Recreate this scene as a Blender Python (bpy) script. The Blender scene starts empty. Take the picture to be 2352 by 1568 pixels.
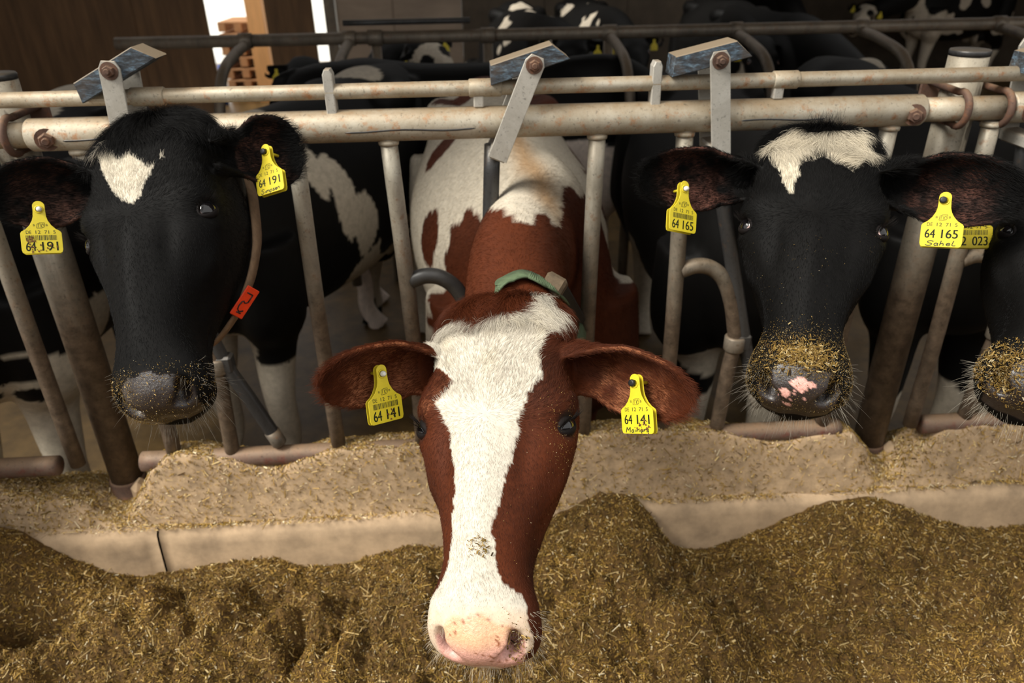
import bpy, math, random
import numpy as np
from mathutils import Matrix, Vector

HAIRS = 110000
rng = np.random.default_rng(7)
random.seed(7)
SC = bpy.context.scene
COL = SC.collection

# ------------------------------------------------------------------ camera
FPX, CX, CY = 1700.0, 1176.0, 784.0
CAM = np.array([0.0, -1.85, 1.945])


def camera_axes(pitch=28.5, yaw=2.9, roll=1.0):
    p, y, r = np.radians([pitch, yaw, roll])
    f = np.array([np.sin(y) * np.cos(p), np.cos(y) * np.cos(p), -np.sin(p)])
    r0 = np.array([np.cos(y), -np.sin(y), 0.0])
    u0 = np.cross(r0, f)
    return r0 * np.cos(r) - u0 * np.sin(r), u0 * np.cos(r) + r0 * np.sin(r), f


RT, UP, FW = camera_axes()
cam = bpy.data.objects.new('camera', bpy.data.cameras.new('camera'))
COL.objects.link(cam)
M = Matrix.Identity(4)
for i in range(3):
    M[i][0], M[i][1], M[i][2], M[i][3] = RT[i], UP[i], -FW[i], CAM[i]
cam.matrix_world = M
cam.data.sensor_width = 36.0
cam.data.lens = 36.0 * FPX / 2352.0
cam.data.clip_start = 0.02
cam.data.dof.use_dof = True
cam.data.dof.focus_distance = 1.14
cam.data.dof.aperture_fstop = 4.5
SC.camera = cam


def ray(px, py):
    return FW + RT * (px - CX) / FPX - UP * (py - CY) / FPX


def at_depth(px, py, d):
    return CAM + ray(px, py) * d


def at_Y(px, py, Y):
    r = ray(px, py)
    return CAM + r * (Y - CAM[1]) / r[1]


def at_Z(px, py, Z):
    r = ray(px, py)
    return CAM + r * (Z - CAM[2]) / r[2]


# ------------------------------------------------------------------ sky, sun, exposure
world = bpy.data.worlds.new('overcast_sky')
SC.world = world
world.use_nodes = True
wb = world.node_tree.nodes['Background']
wb.inputs[0].default_value = (1.0, 0.98, 0.95, 1)
wb.inputs[1].default_value = 1.05
sun_d = bpy.data.lights.new('sun', 'SUN')
sun_d.energy = 4.2
sun_d.angle = math.radians(26)
sun_d.color = (1.0, 0.96, 0.88)
sun = bpy.data.objects.new('sun', sun_d)
COL.objects.link(sun)
sun.location = (-2, -4, 6)
sun.rotation_euler = Vector((0.62, 0.26, -0.76)).to_track_quat('-Z', 'Y').to_euler()
SC.view_settings.view_transform = 'Standard'
SC.view_settings.look = 'None'
SC.view_settings.gamma = 1
SC.view_settings.use_curve_mapping = False
SC.view_settings.exposure = 0.22
SC.cycles.max_bounces = 6
SC.cycles.diffuse_bounces = 3
SC.cycles.glossy_bounces = 2

# ------------------------------------------------------------------ small helpers
ORG = {}


def thing(name, loc, label, cat, group=None):
    o = bpy.data.objects.new(name, None)
    o.empty_display_size = 0.05
    COL.objects.link(o)
    o.location = loc
    ORG[o] = np.array(loc, float)
    o['label'] = label
    o['category'] = cat
    if group:
        o['group'] = group
    return o


def tag(o, label, cat, group=None, kind=None):
    o['label'] = label
    o['category'] = cat
    if group:
        o['group'] = group
    if kind:
        o['kind'] = kind
    return o


def mesh_data(name, V, F, mat=None, smooth=True, col=None):
    V = np.asarray(V, float).reshape(-1, 3)
    me = bpy.data.meshes.new(name)
    if isinstance(F, np.ndarray):
        n, k = F.shape
        me.vertices.add(len(V))
        me.vertices.foreach_set('co', V.ravel())
        me.loops.add(n * k)
        me.loops.foreach_set('vertex_index', F.ravel().astype(np.int32))
        me.polygons.add(n)
        me.polygons.foreach_set('loop_start', np.arange(0, n * k, k, dtype=np.int32))
        me.polygons.foreach_set('loop_total', np.full(n, k, dtype=np.int32))
        me.update(calc_edges=True)
        me.validate()
    else:
        me.from_pydata(V.tolist(), [], F)
        me.update()
    me.polygons.foreach_set('use_smooth', np.full(len(me.polygons), bool(smooth)))
    if col is not None:
        a = me.color_attributes.new('Col', 'FLOAT_COLOR', 'POINT')
        c = np.ones((len(V), 4))
        c[:, :3] = col
        a.data.foreach_set('color', c.ravel())
    if mat:
        me.materials.append(mat)
    return me


def mk(name, V, F, mat=None, parent=None, smooth=True, col=None, kind=None):
    """One mesh object; V in world metres."""
    V = np.asarray(V, float).reshape(-1, 3)
    if parent is not None:
        org = ORG[parent]
    else:
        org = V.mean(0)
    o = bpy.data.objects.new(name, mesh_data(name, V - org, F, mat, smooth, col))
    COL.objects.link(o)
    if parent is not None:
        o.parent = parent
    else:
        o.location = org
    ORG[o] = org
    if kind:
        o['kind'] = kind
    return o


def unit(v):
    v = np.asarray(v, float)
    return v / (np.linalg.norm(v, axis=-1, keepdims=True) + 1e-12)


def merge(*parts):
    Vs, Fs, n = [], [], 0
    for V, F in parts:
        V = np.asarray(V, float).reshape(-1, 3)
        Vs.append(V)
        Fs += [[i + n for i in f] for f in (F.tolist() if isinstance(F, np.ndarray) else F)]
        n += len(V)
    return np.concatenate(Vs), Fs


def frames(P, up=(0, 0, 1)):
    P = np.asarray(P, float)
    T = unit(np.gradient(P, axis=0))
    a = np.array(up, float)
    if abs(T[0] @ a) > 0.95:
        a = np.array([1.0, 0, 0])
    N = np.zeros_like(P)
    n = a
    for i in range(len(P)):
        n = n - T[i] * (n @ T[i])
        n = n / np.linalg.norm(n)
        N[i] = n
    return T, N, np.cross(T, N)


def tube(P, r, k=16, up=(0, 0, 1), bore=None, flat=(1, 1)):
    """Closed tube along points P with radius r (scalar or per point); bore = inner radius opens the ends into a pipe."""
    P = np.asarray(P, float)
    r = np.broadcast_to(np.asarray(r, float), (len(P),))
    T, N, B = frames(P, up)
    a = np.linspace(0, 2 * np.pi, k, endpoint=False)
    ring = (P[:, None] + r[:, None, None] * (flat[0] * np.cos(a)[None, :, None] * N[:, None] + flat[1] * np.sin(a)[None, :, None] * B[:, None]))
    V = ring.reshape(-1, 3)
    F = []
    m = len(P)
    for i in range(m - 1):
        for j in range(k):
            F.append([i * k + j, i * k + (j + 1) % k, (i + 1) * k + (j + 1) % k, (i + 1) * k + j])
    if bore is None:
        F.append([j for j in range(k)][::-1])
        F.append([(m - 1) * k + j for j in range(k)])
    else:
        for e, i in ((0, 0), (1, m - 1)):
            b0 = len(V)
            inner = P[i] + bore * (np.cos(a)[:, None] * N[i] + np.sin(a)[:, None] * B[i])
            deep = inner + T[i] * (0.05 if e == 0 else -0.05)
            V = np.concatenate([V, inner, deep])
            for j in range(k):
                j2 = (j + 1) % k
                q = [i * k + j, b0 + j, b0 + j2, i * k + j2]
                w = [b0 + j, b0 + k + j, b0 + k + j2, b0 + j2]
                F.append(q if e == 0 else q[::-1])
                F.append(w if e == 0 else w[::-1])
            cap = [b0 + k + j for j in range(k)]
            F.append(cap[::-1] if e == 0 else cap)
    return V, F


def catmull(P, n):
    """n points on a Catmull-Rom curve through P (open)."""
    P = np.asarray(P, float)
    Q = np.concatenate([[2 * P[0] - P[1]], P, [2 * P[-1] - P[-2]]])
    t = np.linspace(0, len(P) - 1, n)
    i = np.minimum(t.astype(int), len(P) - 2)
    u = (t - i)[:, None]
    p0, p1, p2, p3 = Q[i], Q[i + 1], Q[i + 2], Q[i + 3]
    return 0.5 * (2 * p1 + (p2 - p0) * u + (2 * p0 - 5 * p1 + 4 * p2 - p3) * u ** 2 + (3 * p1 - p0 - 3 * p2 + p3) * u ** 3)


def catmull_closed(P, n):
    P = np.asarray(P, float)
    m = len(P)
    t = np.linspace(0, m, n, endpoint=False)
    i = t.astype(int)
    u = t - i
    u = u.reshape((-1,) + (1,) * (P.ndim - 1))
    p0, p1, p2, p3 = P[(i - 1) % m], P[i % m], P[(i + 1) % m], P[(i + 2) % m]
    return 0.5 * (2 * p1 + (p2 - p0) * u + (2 * p0 - 5 * p1 + 4 * p2 - p3) * u ** 2 + (3 * p1 - p0 - 3 * p2 + p3) * u ** 3)


def box(lo, hi, bev=0.003, frame=None, org=None):
    """Bevelled box between corners lo and hi in an optional frame (3 row axes) about org."""
    lo, hi = np.array(lo, float), np.array(hi, float)
    b = min(bev, 0.45 * (hi - lo).min())
    pts, idx = [], {}
    for sx in (0, 1):
        for sy in (0, 1):
            for sz in (0, 1):
                s = np.array([sx, sy, sz])
                c = lo + (hi - lo) * s
                inw = (1 - 2 * s) * b
                for ax in range(3):
                    p = c + inw
                    p[ax] = c[ax]
                    idx[(sx, sy, sz, ax)] = len(pts)
                    pts.append(p)
    F = []
    for ax in range(3):
        o1, o2 = (ax + 1) % 3, (ax + 2) % 3
        for s in (0, 1):
            q = []
            for a, c in ((0, 0), (1, 0), (1, 1), (0, 1)):
                k = [0, 0, 0]
                k[ax], k[o1], k[o2] = s, a, c
                q.append(idx[(*k, ax)])
            F.append(q if s else q[::-1])
        for a in (0, 1):
            for c in (0, 1):
                k0, k1 = [0, 0, 0], [0, 0, 0]
                k0[o1] = k1[o1] = a
                k0[o2] = k1[o2] = c
                k1[ax] = 1
                q = [idx[(*k0, o1)], idx[(*k1, o1)], idx[(*k1, o2)], idx[(*k0, o2)]]
                F.append(q if (a == c) else q[::-1])
    for sx in (0, 1):
        for sy in (0, 1):
            for sz in (0, 1):
                t = [idx[(sx, sy, sz, a)] for a in range(3)]
                F.append(t if (sx + sy + sz) % 2 else t[::-1])
    V = np.array(pts)
    if frame is not None:
        V = V @ np.array(frame)
    if org is not None:
        V = V + np.array(org)
    return V, F


def prism(poly, d0, d1, X, Y, Z, org, bev=0.0):
    """Extrude a 2-D outline (in axes X, Y about org) from depth d0 to d1 along Z."""
    poly = np.array(poly, float)
    n = len(poly)
    X, Y, Z, org = map(lambda a: np.array(a, float), (X, Y, Z, org))
    lay = [(poly, d0), (poly, d1)]
    if bev:
        c = poly.mean(0)
        e = np.roll(poly, -1, 0) - np.roll(poly, 1, 0)
        nn = unit(np.c_[e[:, 1], -e[:, 0]])
        if ((poly - c) * nn).sum() < 0:
            nn = -nn
        ins = poly - nn * bev
        lay = [(ins, d0), (poly, d0 + bev), (poly, d1 - bev), (ins, d1)]
    V = np.concatenate([org + p[:, :1] * X + p[:, 1:] * Y + d * Z for p, d in lay])
    F = []
    for L in range(len(lay) - 1):
        for j in range(n):
            F.append([L * n + j, L * n + (j + 1) % n, (L + 1) * n + (j + 1) % n, (L + 1) * n + j])
    F.append(list(range(n))[::-1])
    F.append([(len(lay) - 1) * n + j for j in range(n)])
    return V, F


def lathe(prof, c, axis, k=20):
    """Revolve (radius, height) pairs about axis through c."""
    axis = unit(axis)
    a = np.array([1.0, 0, 0]) if abs(axis[0]) < 0.8 else np.array([0, 1.0, 0])
    x = unit(np.cross(axis, a))
    y = np.cross(axis, x)
    t = np.linspace(0, 2 * np.pi, k, endpoint=False)
    V = np.concatenate([np.array(c) + r * (np.cos(t)[:, None] * x + np.sin(t)[:, None] * y) + h * axis for r, h in prof])
    F = []
    for i in range(len(prof) - 1):
        for j in range(k):
            F.append([i * k + j, i * k + (j + 1) % k, (i + 1) * k + (j + 1) % k, (i + 1) * k + j])
    F.append(list(range(k))[::-1])
    F.append([(len(prof) - 1) * k + j for j in range(k)])
    return V, F


def hexbolt(c, axis, r=0.011, h=0.012):
    a = lathe([(r * 1.5, 0), (r * 1.5, 0.002)], c, axis, 18)
    b = lathe([(r, 0.002), (r, h * .8), (r * .85, h)], c, axis, 6)
    s = lathe([(r * .5, h), (r * .5, h + .005), (r * .4, h + .007)], c, axis, 12)
    return merge(a, b, s)


def _hash(i, j, k, seed):
    h = (i.astype(np.int64) * 374761393 + j.astype(np.int64) * 668265263 + k.astype(np.int64) * 2147483647 + seed * 974634777) & 0xFFFFFFFF
    h = ((h ^ (h >> 13)) * 1274126177) & 0xFFFFFFFF
    h = ((h ^ (h >> 16)) * 2246822519) & 0xFFFFFFFF
    return ((h ^ (h >> 15)) & 0xFFFFFF) / float(0xFFFFFF)


def vnoise(P, scale, seed=0, octaves=3):
    """Value noise in [-1, 1] at points P (n, 3)."""
    P = np.asarray(P, float)
    out = np.zeros(len(P))
    amp, tot = 1.0, 0.0
    for o in range(octaves):
        q = P * scale * 2 ** o + 17.3 * o
        i = np.floor(q).astype(np.int64)
        f = q - i
        f = f * f * (3 - 2 * f)
        v = 0
        for dx in (0, 1):
            for dy in (0, 1):
                for dz in (0, 1):
                    w = (f[:, 0] if dx else 1 - f[:, 0]) * (f[:, 1] if dy else 1 - f[:, 1]) * (f[:, 2] if dz else 1 - f[:, 2])
                    v = v + w * _hash(i[:, 0] + dx, i[:, 1] + dy, i[:, 2] + dz, seed + o)
        out += amp * (v * 2 - 1)
        tot += amp
        amp *= 0.5
    return out / tot


def sstep(a, b, x):
    t = np.clip((x - a) / (b - a), 0, 1)
    return t * t * (3 - 2 * t)


def in_poly(x, y, poly):
    poly = np.asarray(poly, float)
    c = np.zeros(len(x), bool)
    for i in range(len(poly)):
        x0, y0 = poly[i - 1]
        x1, y1 = poly[i]
        cond = ((y0 > y) != (y1 > y))
        xi = (x1 - x0) * (y - y0) / ((y1 - y0) + 1e-12) + x0
        c ^= cond & (x < xi)
    return c


def srgb(r, g, b):
    c = np.array([r, g, b], float) / 255.0
    return np.where(c <= 0.04045, c / 12.92, ((c + 0.055) / 1.055) ** 2.4)


# ------------------------------------------------------------------ materials
def nt(name):
    m = bpy.data.materials.new(name)
    m.use_nodes = True
    t = m.node_tree
    return m, t, t.nodes['Principled BSDF'], t.links


def rgba(c):
    return (float(c[0]), float(c[1]), float(c[2]), 1.0)


def noise_node(t, scale, detail=4, rough=0.6, coord='Object', stretch=None, dist=0.0):
    tc = t.nodes.new('ShaderNodeTexCoord')
    n = t.nodes.new('ShaderNodeTexNoise')
    n.inputs['Scale'].default_value = scale
    n.inputs['Detail'].default_value = detail
    n.inputs['Roughness'].default_value = rough
    n.inputs['Distortion'].default_value = dist
    if stretch:
        mp = t.nodes.new('ShaderNodeMapping')
        mp.inputs['Scale'].default_value = stretch
        t.links.new(tc.outputs[coord], mp.inputs[0])
        t.links.new(mp.outputs[0], n.inputs['Vector'])
    else:
        t.links.new(tc.outputs[coord], n.inputs['Vector'])
    return n


def ramp(t, src, stops):
    r = t.nodes.new('ShaderNodeValToRGB')
    e = r.color_ramp.elements
    while len(e) < len(stops):
        e.new(0.5)
    for el, (p, c) in zip(e, stops):
        el.position = p
        el.color = rgba(c) if len(np.atleast_1d(c)) == 3 else (c, c, c, 1)
    t.links.new(src, r.inputs[0])
    return r


def mix(t, fac, a, b, mode='MIX'):
    m = t.nodes.new('ShaderNodeMix')
    m.data_type = 'RGBA'
    m.blend_type = mode
    for s, v in ((m.inputs[0], fac), (m.inputs[6], a), (m.inputs[7], b)):
        if isinstance(v, bpy.types.NodeSocket):
            t.links.new(v, s)
        elif s.type == 'VALUE':
            s.default_value = v
        else:
            s.default_value = rgba(v)
    return m.outputs[2]


def bump(t, b, src, strength=0.3, dist=0.004):
    n = t.nodes.new('ShaderNodeBump')
    n.inputs['Strength'].default_value = strength
    n.inputs['Distance'].default_value = dist
    t.links.new(src, n.inputs['Height'])
    t.links.new(n.outputs[0], b.inputs['Normal'])


def up_mask(t, lo=0.3, hi=0.85):
    g = t.nodes.new('ShaderNodeNewGeometry')
    s = t.nodes.new('ShaderNodeSeparateXYZ')
    t.links.new(g.outputs['Normal'], s.inputs[0])
    r = t.nodes.new('ShaderNodeMapRange')
    r.inputs['From Min'].default_value = lo
    r.inputs['From Max'].default_value = hi
    t.links.new(s.outputs['Z'], r.inputs['Value'])
    return r.outputs[0]


def metal_mat(name, base, dark, rust, dust=(0.20, 0.155, 0.10), rough=0.5, metallic=0.35, rust_at=0.6, dusty=0.8, stretch=None, grime=None):
    """Weathered galvanised steel: zinc, dark scuffs, rust bloom, dust settled on top."""
    m, t, b, l = nt(name)
    n1 = noise_node(t, 7, 6, 0.72, stretch=stretch, dist=.4)
    n2 = noise_node(t, 38, 5, 0.7)
    n3 = noise_node(t, 130, 3, 0.7)
    r1 = ramp(t, n1.outputs[0], [(0.3, dark), (0.62, base)])
    r2 = ramp(t, n2.outputs[0], [(rust_at, 0.0), (rust_at + 0.16, 1.0)])
    c = mix(t, r2.outputs[0], r1.outputs[0], rust)
    if grime:                       # splashed dirt on the lower part of uprights
        tc = t.nodes.new('ShaderNodeTexCoord')
        sx = t.nodes.new('ShaderNodeSeparateXYZ')
        l.new(tc.outputs['Object'], sx.inputs[0])
        ad = t.nodes.new('ShaderNodeMath')
        ad.operation = 'MULTIPLY_ADD'
        l.new(n1.outputs[0], ad.inputs[0])
        ad.inputs[1].default_value = 0.5
        l.new(sx.outputs['Z'], ad.inputs[2])
        mr = t.nodes.new('ShaderNodeMapRange')
        mr.inputs['From Min'].default_value = grime[0]
        mr.inputs['From Max'].default_value = grime[1]
        mr.inputs['To Min'].default_value = 1.0
        mr.inputs['To Max'].default_value = 0.0
        l.new(ad.outputs[0], mr.inputs['Value'])
        g2 = ramp(t, n2.outputs[0], [(0.32, np.array(grime[2]) * .6), (0.66, np.array(grime[2]) * 1.5)])
        c = mix(t, mr.outputs[0], c, g2.outputs[0])
    dn = ramp(t, n2.outputs[0], [(0.3, 0.55), (0.62, 1.0)])
    um = up_mask(t)
    mu = t.nodes.new('ShaderNodeMath')
    mu.operation = 'MULTIPLY'
    l.new(um, mu.inputs[0])
    l.new(dn.outputs[0], mu.inputs[1])
    mv = t.nodes.new('ShaderNodeMath')
    mv.operation = 'MULTIPLY'
    l.new(mu.outputs[0], mv.inputs[0])
    mv.inputs[1].default_value = dusty
    c = mix(t, mv.outputs[0], c, dust)
    sp = ramp(t, n3.outputs[0], [(0.30, 0.55), (0.42, 1.0)])
    c = mix(t, 1.0, c, sp.outputs[0], 'MULTIPLY')
    l.new(c, b.inputs['Base Color'])
    b.inputs['Metallic'].default_value = metallic
    b.inputs['Roughness'].default_value = rough
    bump(t, b, n3.outputs[0], 0.25, 0.0015)
    return m


def plain_mat(name, c, rough=0.6, metallic=0.0, var=0.25, scale=30, spec=0.4, bmp=0.2, stretch=None, coat=0.0):
    m, t, b, l = nt(name)
    n = noise_node(t, scale, 5, 0.65, stretch=stretch)
    c = np.array(c, float)
    r = ramp(t, n.outputs[0], [(0.28, c * (1 - var)), (0.72, c * (1 + var))])
    l.new(r.outputs[0], b.inputs['Base Color'])
    b.inputs['Roughness'].default_value = rough
    b.inputs['Metallic'].default_value = metallic
    b.inputs['Specular IOR Level'].default_value = spec
    b.inputs['Coat Weight'].default_value = coat
    if bmp:
        bump(t, b, n.outputs[0], bmp, 0.003)
    return m


def col_mat(name, rough=0.6, spec=0.25, nscale=60, nvar=0.2, bmp=0.0, sheen=0.0, coat=0.0):
    """Colour from the mesh's own 'Col' attribute, varied by a fine noise."""
    m, t, b, l = nt(name)
    a = t.nodes.new('ShaderNodeAttribute')
    a.attribute_name = 'Col'
    n = noise_node(t, nscale, 4, 0.65)
    r = ramp(t, n.outputs[0], [(0.3, 1 - nvar), (0.7, 1 + nvar * 0.3)])
    c = mix(t, 1.0, a.outputs['Color'], r.outputs[0], 'MULTIPLY')
    l.new(c, b.inputs['Base Color'])
    b.inputs['Roughness'].default_value = rough
    b.inputs['Specular IOR Level'].default_value = spec
    b.inputs['Sheen Weight'].default_value = sheen
    b.inputs['Sheen Roughness'].default_value = 0.4
    b.inputs['Coat Weight'].default_value = coat
    b.inputs['Coat Roughness'].default_value = 0.25
    if bmp:
        bump(t, b, n.outputs[0], bmp, 0.003)
    return m


def paint_mat():
    m, t, b, l = nt('chipped_blue_paint')
    n = noise_node(t, 75, 5, 0.75, stretch=(.45, 1, 1.6))
    n2 = noise_node(t, 20, 3, 0.6)
    r = ramp(t, n.outputs[0], [(0.36, srgb(32, 34, 38)), (0.50, srgb(62, 68, 74)), (0.60, srgb(84, 104, 120)), (0.68, srgb(134, 158, 170))])
    q = ramp(t, n2.outputs[0], [(0.45, 0.0), (0.7, 0.7)])
    c = mix(t, q.outputs[0], r.outputs[0], srgb(88, 76, 64))
    um = up_mask(t, .35, .7)
    c = mix(t, um, c, srgb(134, 118, 96))
    l.new(c, b.inputs['Base Color'])
    b.inputs['Roughness'].default_value = 0.6
    bump(t, b, n.outputs[0], 0.5, 0.002)
    return m


MAT = dict(
    zinc=metal_mat('galvanised_steel', srgb(190, 182, 164), srgb(150, 134, 108), srgb(172, 122, 80), dust=srgb(150, 128, 98), rough=0.55, metallic=0.25, rust_at=0.55),
    zinc_low=metal_mat('worn_steel', srgb(128, 118, 104), srgb(84, 78, 70), srgb(110, 78, 54), dust=srgb(128, 104, 76), rough=0.5, metallic=0.35, rust_at=0.56, dusty=0.5, stretch=(1, 1, 0.35)),
    upright=metal_mat('splashed_upright', srgb(178, 172, 156), srgb(132, 124, 108), srgb(128, 92, 62), dust=srgb(140, 118, 90), rough=0.5, metallic=0.25, rust_at=0.58, dusty=0.5, stretch=(1, 1, 0.4), grime=(.85, 1.35, srgb(92, 78, 64))),
    dark_tube=metal_mat('dark_scuffed_steel', srgb(72, 72, 72), srgb(46, 45, 45), srgb(96, 74, 56), rough=0.4, metallic=0.3, rust_at=0.62, dusty=0.35, stretch=(1, 1, 0.3)),
    strap=metal_mat('flat_steel', srgb(196, 192, 182), srgb(160, 154, 142), srgb(150, 118, 90), dust=srgb(150, 130, 104), rough=0.5, metallic=0.3, rust_at=0.66),
    rust=metal_mat('rusty_steel', srgb(104, 78, 64), srgb(70, 52, 44), srgb(120, 80, 56), dust=srgb(136, 108, 80), rough=0.75, metallic=0.1, rust_at=0.52, dusty=0.5),
    rubber=plain_mat('black_rubber', srgb(58, 56, 54), 0.42, var=0.3, scale=22, spec=0.5),
    paint=paint_mat(),
    redpipe=metal_mat('red_oxide_steel', srgb(120, 98, 84), srgb(92, 72, 62), srgb(112, 66, 54), dust=srgb(148, 122, 94), rough=0.6, metallic=0.1, rust_at=0.5, dusty=0.8),
    coat=col_mat('cow_skin', 0.65, 0.10, 90, 0.22, 0.0, 0.0),
    body=col_mat('cow_body_coat', 0.6, 0.16, 46, 0.25, 0.25, 0.0),
    fur=col_mat('cow_hair', 0.5, 0.14, 8, 0.05, 0.0, 0.0),
    nose=col_mat('wet_nose', 0.3, 0.5, 240, 0.25, 0.5, 0.0, 0.3),
    eye=col_mat('eyeball', 0.05, 0.5, 10, 0.02, 0.0, 0.0, 0.3),
    tagm=plain_mat('yellow_plastic', srgb(216, 196, 44), 0.42, var=0.08, scale=60, bmp=0.05),
    ink=plain_mat('dark_ink', srgb(44, 52, 26), 0.6, var=0.3, scale=160, bmp=0),
    pen=plain_mat('black_marker', srgb(34, 44, 30), 0.6, var=0.2, scale=160, bmp=0),
    dung=plain_mat('dried_dung', srgb(112, 76, 40), 0.85, var=0.4, scale=160, bmp=0.6),
    white_plastic=plain_mat('white_stud', srgb(226, 224, 214), 0.4, var=0.12, scale=90),
    black_plastic=plain_mat('black_stud', srgb(34, 34, 33), 0.45, var=0.3, scale=90),
    webbing=plain_mat('green_webbing', srgb(86, 102, 74), 0.8, var=0.28, scale=70),
    tanweb=plain_mat('tan_webbing', srgb(122, 98, 74), 0.8, var=0.25, scale=70),
    orange=plain_mat('orange_plate', srgb(226, 62, 20), 0.5, var=0.12, scale=60),
    chips=col_mat('chopped_feed', 0.75, 0.25, 300, 0.25),
)
# ------------------------------------------------------------------ cow anatomy
# Head space: x across the face, y down the face from the poll to the muzzle, z out of the face.
HEAD_ROWS = np.array([
    # y, zt, then half width and depth of four rim points, depth of the jaw line, skew
    [-0.05, -0.085, 0.04, 0.008, 0.058, 0.035, 0.0589, 0.075, 0.0428, 0.115, 0.13, 0.0],
    [-0.035, -0.045, 0.06, 0.01, 0.08, 0.045, 0.077, 0.1, 0.0589, 0.155, 0.175, 0.0],
    [-0.012, -0.018, 0.074, 0.012, 0.097, 0.052, 0.0899, 0.12, 0.0663, 0.19, 0.21, 0.0],
    [0.02, -0.002, 0.083, 0.014, 0.104, 0.056, 0.0984, 0.14, 0.0706, 0.22, 0.243, 0.0],
    [0.06, 0.006, 0.086, 0.016, 0.108, 0.06, 0.1027, 0.155, 0.0706, 0.24, 0.265, 0.0],
    [0.11, 0.01, 0.088, 0.018, 0.11, 0.062, 0.1049, 0.165, 0.0685, 0.258, 0.282, 0.0],
    [0.16, 0.012, 0.0931, 0.022, 0.1209, 0.06, 0.1059, 0.165, 0.0642, 0.256, 0.28, 0.0],
    [0.205, 0.012, 0.091, 0.026, 0.1252, 0.064, 0.1027, 0.155, 0.0589, 0.245, 0.268, 0.0],
    [0.25, 0.009, 0.0781, 0.024, 0.1113, 0.068, 0.0974, 0.145, 0.0546, 0.228, 0.25, 0.0],
    [0.3, 0.004, 0.0614, 0.02, 0.0894, 0.066, 0.0853, 0.132, 0.0478, 0.203, 0.224, 0.0],
    [0.35, -0.003, 0.0499, 0.017, 0.0738, 0.06, 0.0707, 0.118, 0.0437, 0.174, 0.193, -0.004],
    [0.4, -0.011, 0.042, 0.015, 0.062, 0.052, 0.06, 0.104, 0.04, 0.15, 0.166, -0.01],
    [0.435, -0.018, 0.046, 0.015, 0.066, 0.048, 0.06, 0.096, 0.04, 0.138, 0.153, -0.016],
    [0.462, -0.025, 0.056, 0.017, 0.076, 0.048, 0.065, 0.094, 0.041, 0.132, 0.145, -0.018],
    [0.488, -0.033, 0.06, 0.018, 0.081, 0.05, 0.068, 0.09, 0.042, 0.124, 0.136, -0.02],
    [0.508, -0.042, 0.058, 0.02, 0.079, 0.05, 0.067, 0.088, 0.04, 0.118, 0.13, -0.02],
    [0.522, -0.055, 0.05, 0.02, 0.07, 0.046, 0.06, 0.078, 0.036, 0.102, 0.114, -0.016],
    [0.531, -0.07, 0.036, 0.014, 0.052, 0.036, 0.046, 0.062, 0.028, 0.08, 0.09, -0.01],
    [0.535, -0.086, 0.018, 0.01, 0.028, 0.024, 0.024, 0.04, 0.015, 0.056, 0.064, -0.004],
])
EYE_C = np.array([.103, .205, -.047])
EYE_R = 0.0205
EYE_N = unit(np.array([.76, -.04, .65]))
EYE_LONG = np.array([-.30, .62, .58])
EYE_LONG = unit(EYE_LONG - EYE_N * (EYE_LONG @ EYE_N))
EYE_UP = np.cross(EYE_N, EYE_LONG)
if EYE_UP[1] > 0:
    EYE_UP = -EYE_UP


def mirror(v, s):
    v = np.array(v, float)
    v[..., 0] *= s
    return v


def head_loft(nr=150, nc=132):
    R = catmull(HEAD_ROWS, nr)
    ring = np.zeros((nr, 10, 3))
    y, zt, w1, d1, w2, d2, w3, d3, w4, d4, dB, dy = R.T
    half = [(0 * y, 0 * y), (w1, d1), (w2, d2), (w3, d3), (w4, d4), (0 * y, dB)]
    seq = [(0, 1), (1, 1), (2, 1), (3, 1), (4, 1), (5, 1), (4, -1), (3, -1), (2, -1), (1, -1)]
    for j, (h, s) in enumerate(seq):
        w, d = half[h]
        ring[:, j, 0] = s * w
        ring[:, j, 2] = zt - d
        ring[:, j, 1] = y + dy * d / dB
    G = catmull_closed(np.swapaxes(ring, 0, 1), nc)      # (nc, nr, 3)
    G = np.swapaxes(G, 0, 1)
    V = G.reshape(-1, 3)
    c0, c1 = G[0].mean(0), G[-1].mean(0)
    V = np.concatenate([V, [c0 + [0, -.004, 0], c1 + [0, .003, 0]]])
    F = []
    for i in range(nr - 1):
        for j in range(nc):
            F.append([i * nc + j, (i + 1) * nc + j, (i + 1) * nc + (j + 1) % nc, i * nc + (j + 1) % nc])
    a, b = nr * nc, nr * nc + 1
    for j in range(nc):
        F.append([a, j, (j + 1) % nc])
        F.append([b, (nr - 1) * nc + (j + 1) % nc, (nr - 1) * nc + j])
    # outward direction per vertex (away from the ring's centre)
    cen = np.repeat(G.mean(1), nc, axis=0)
    N = np.concatenate([unit(G.reshape(-1, 3) - cen), [[0, -1, 0], [0, 1, 0]]])
    return V, F, N


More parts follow.
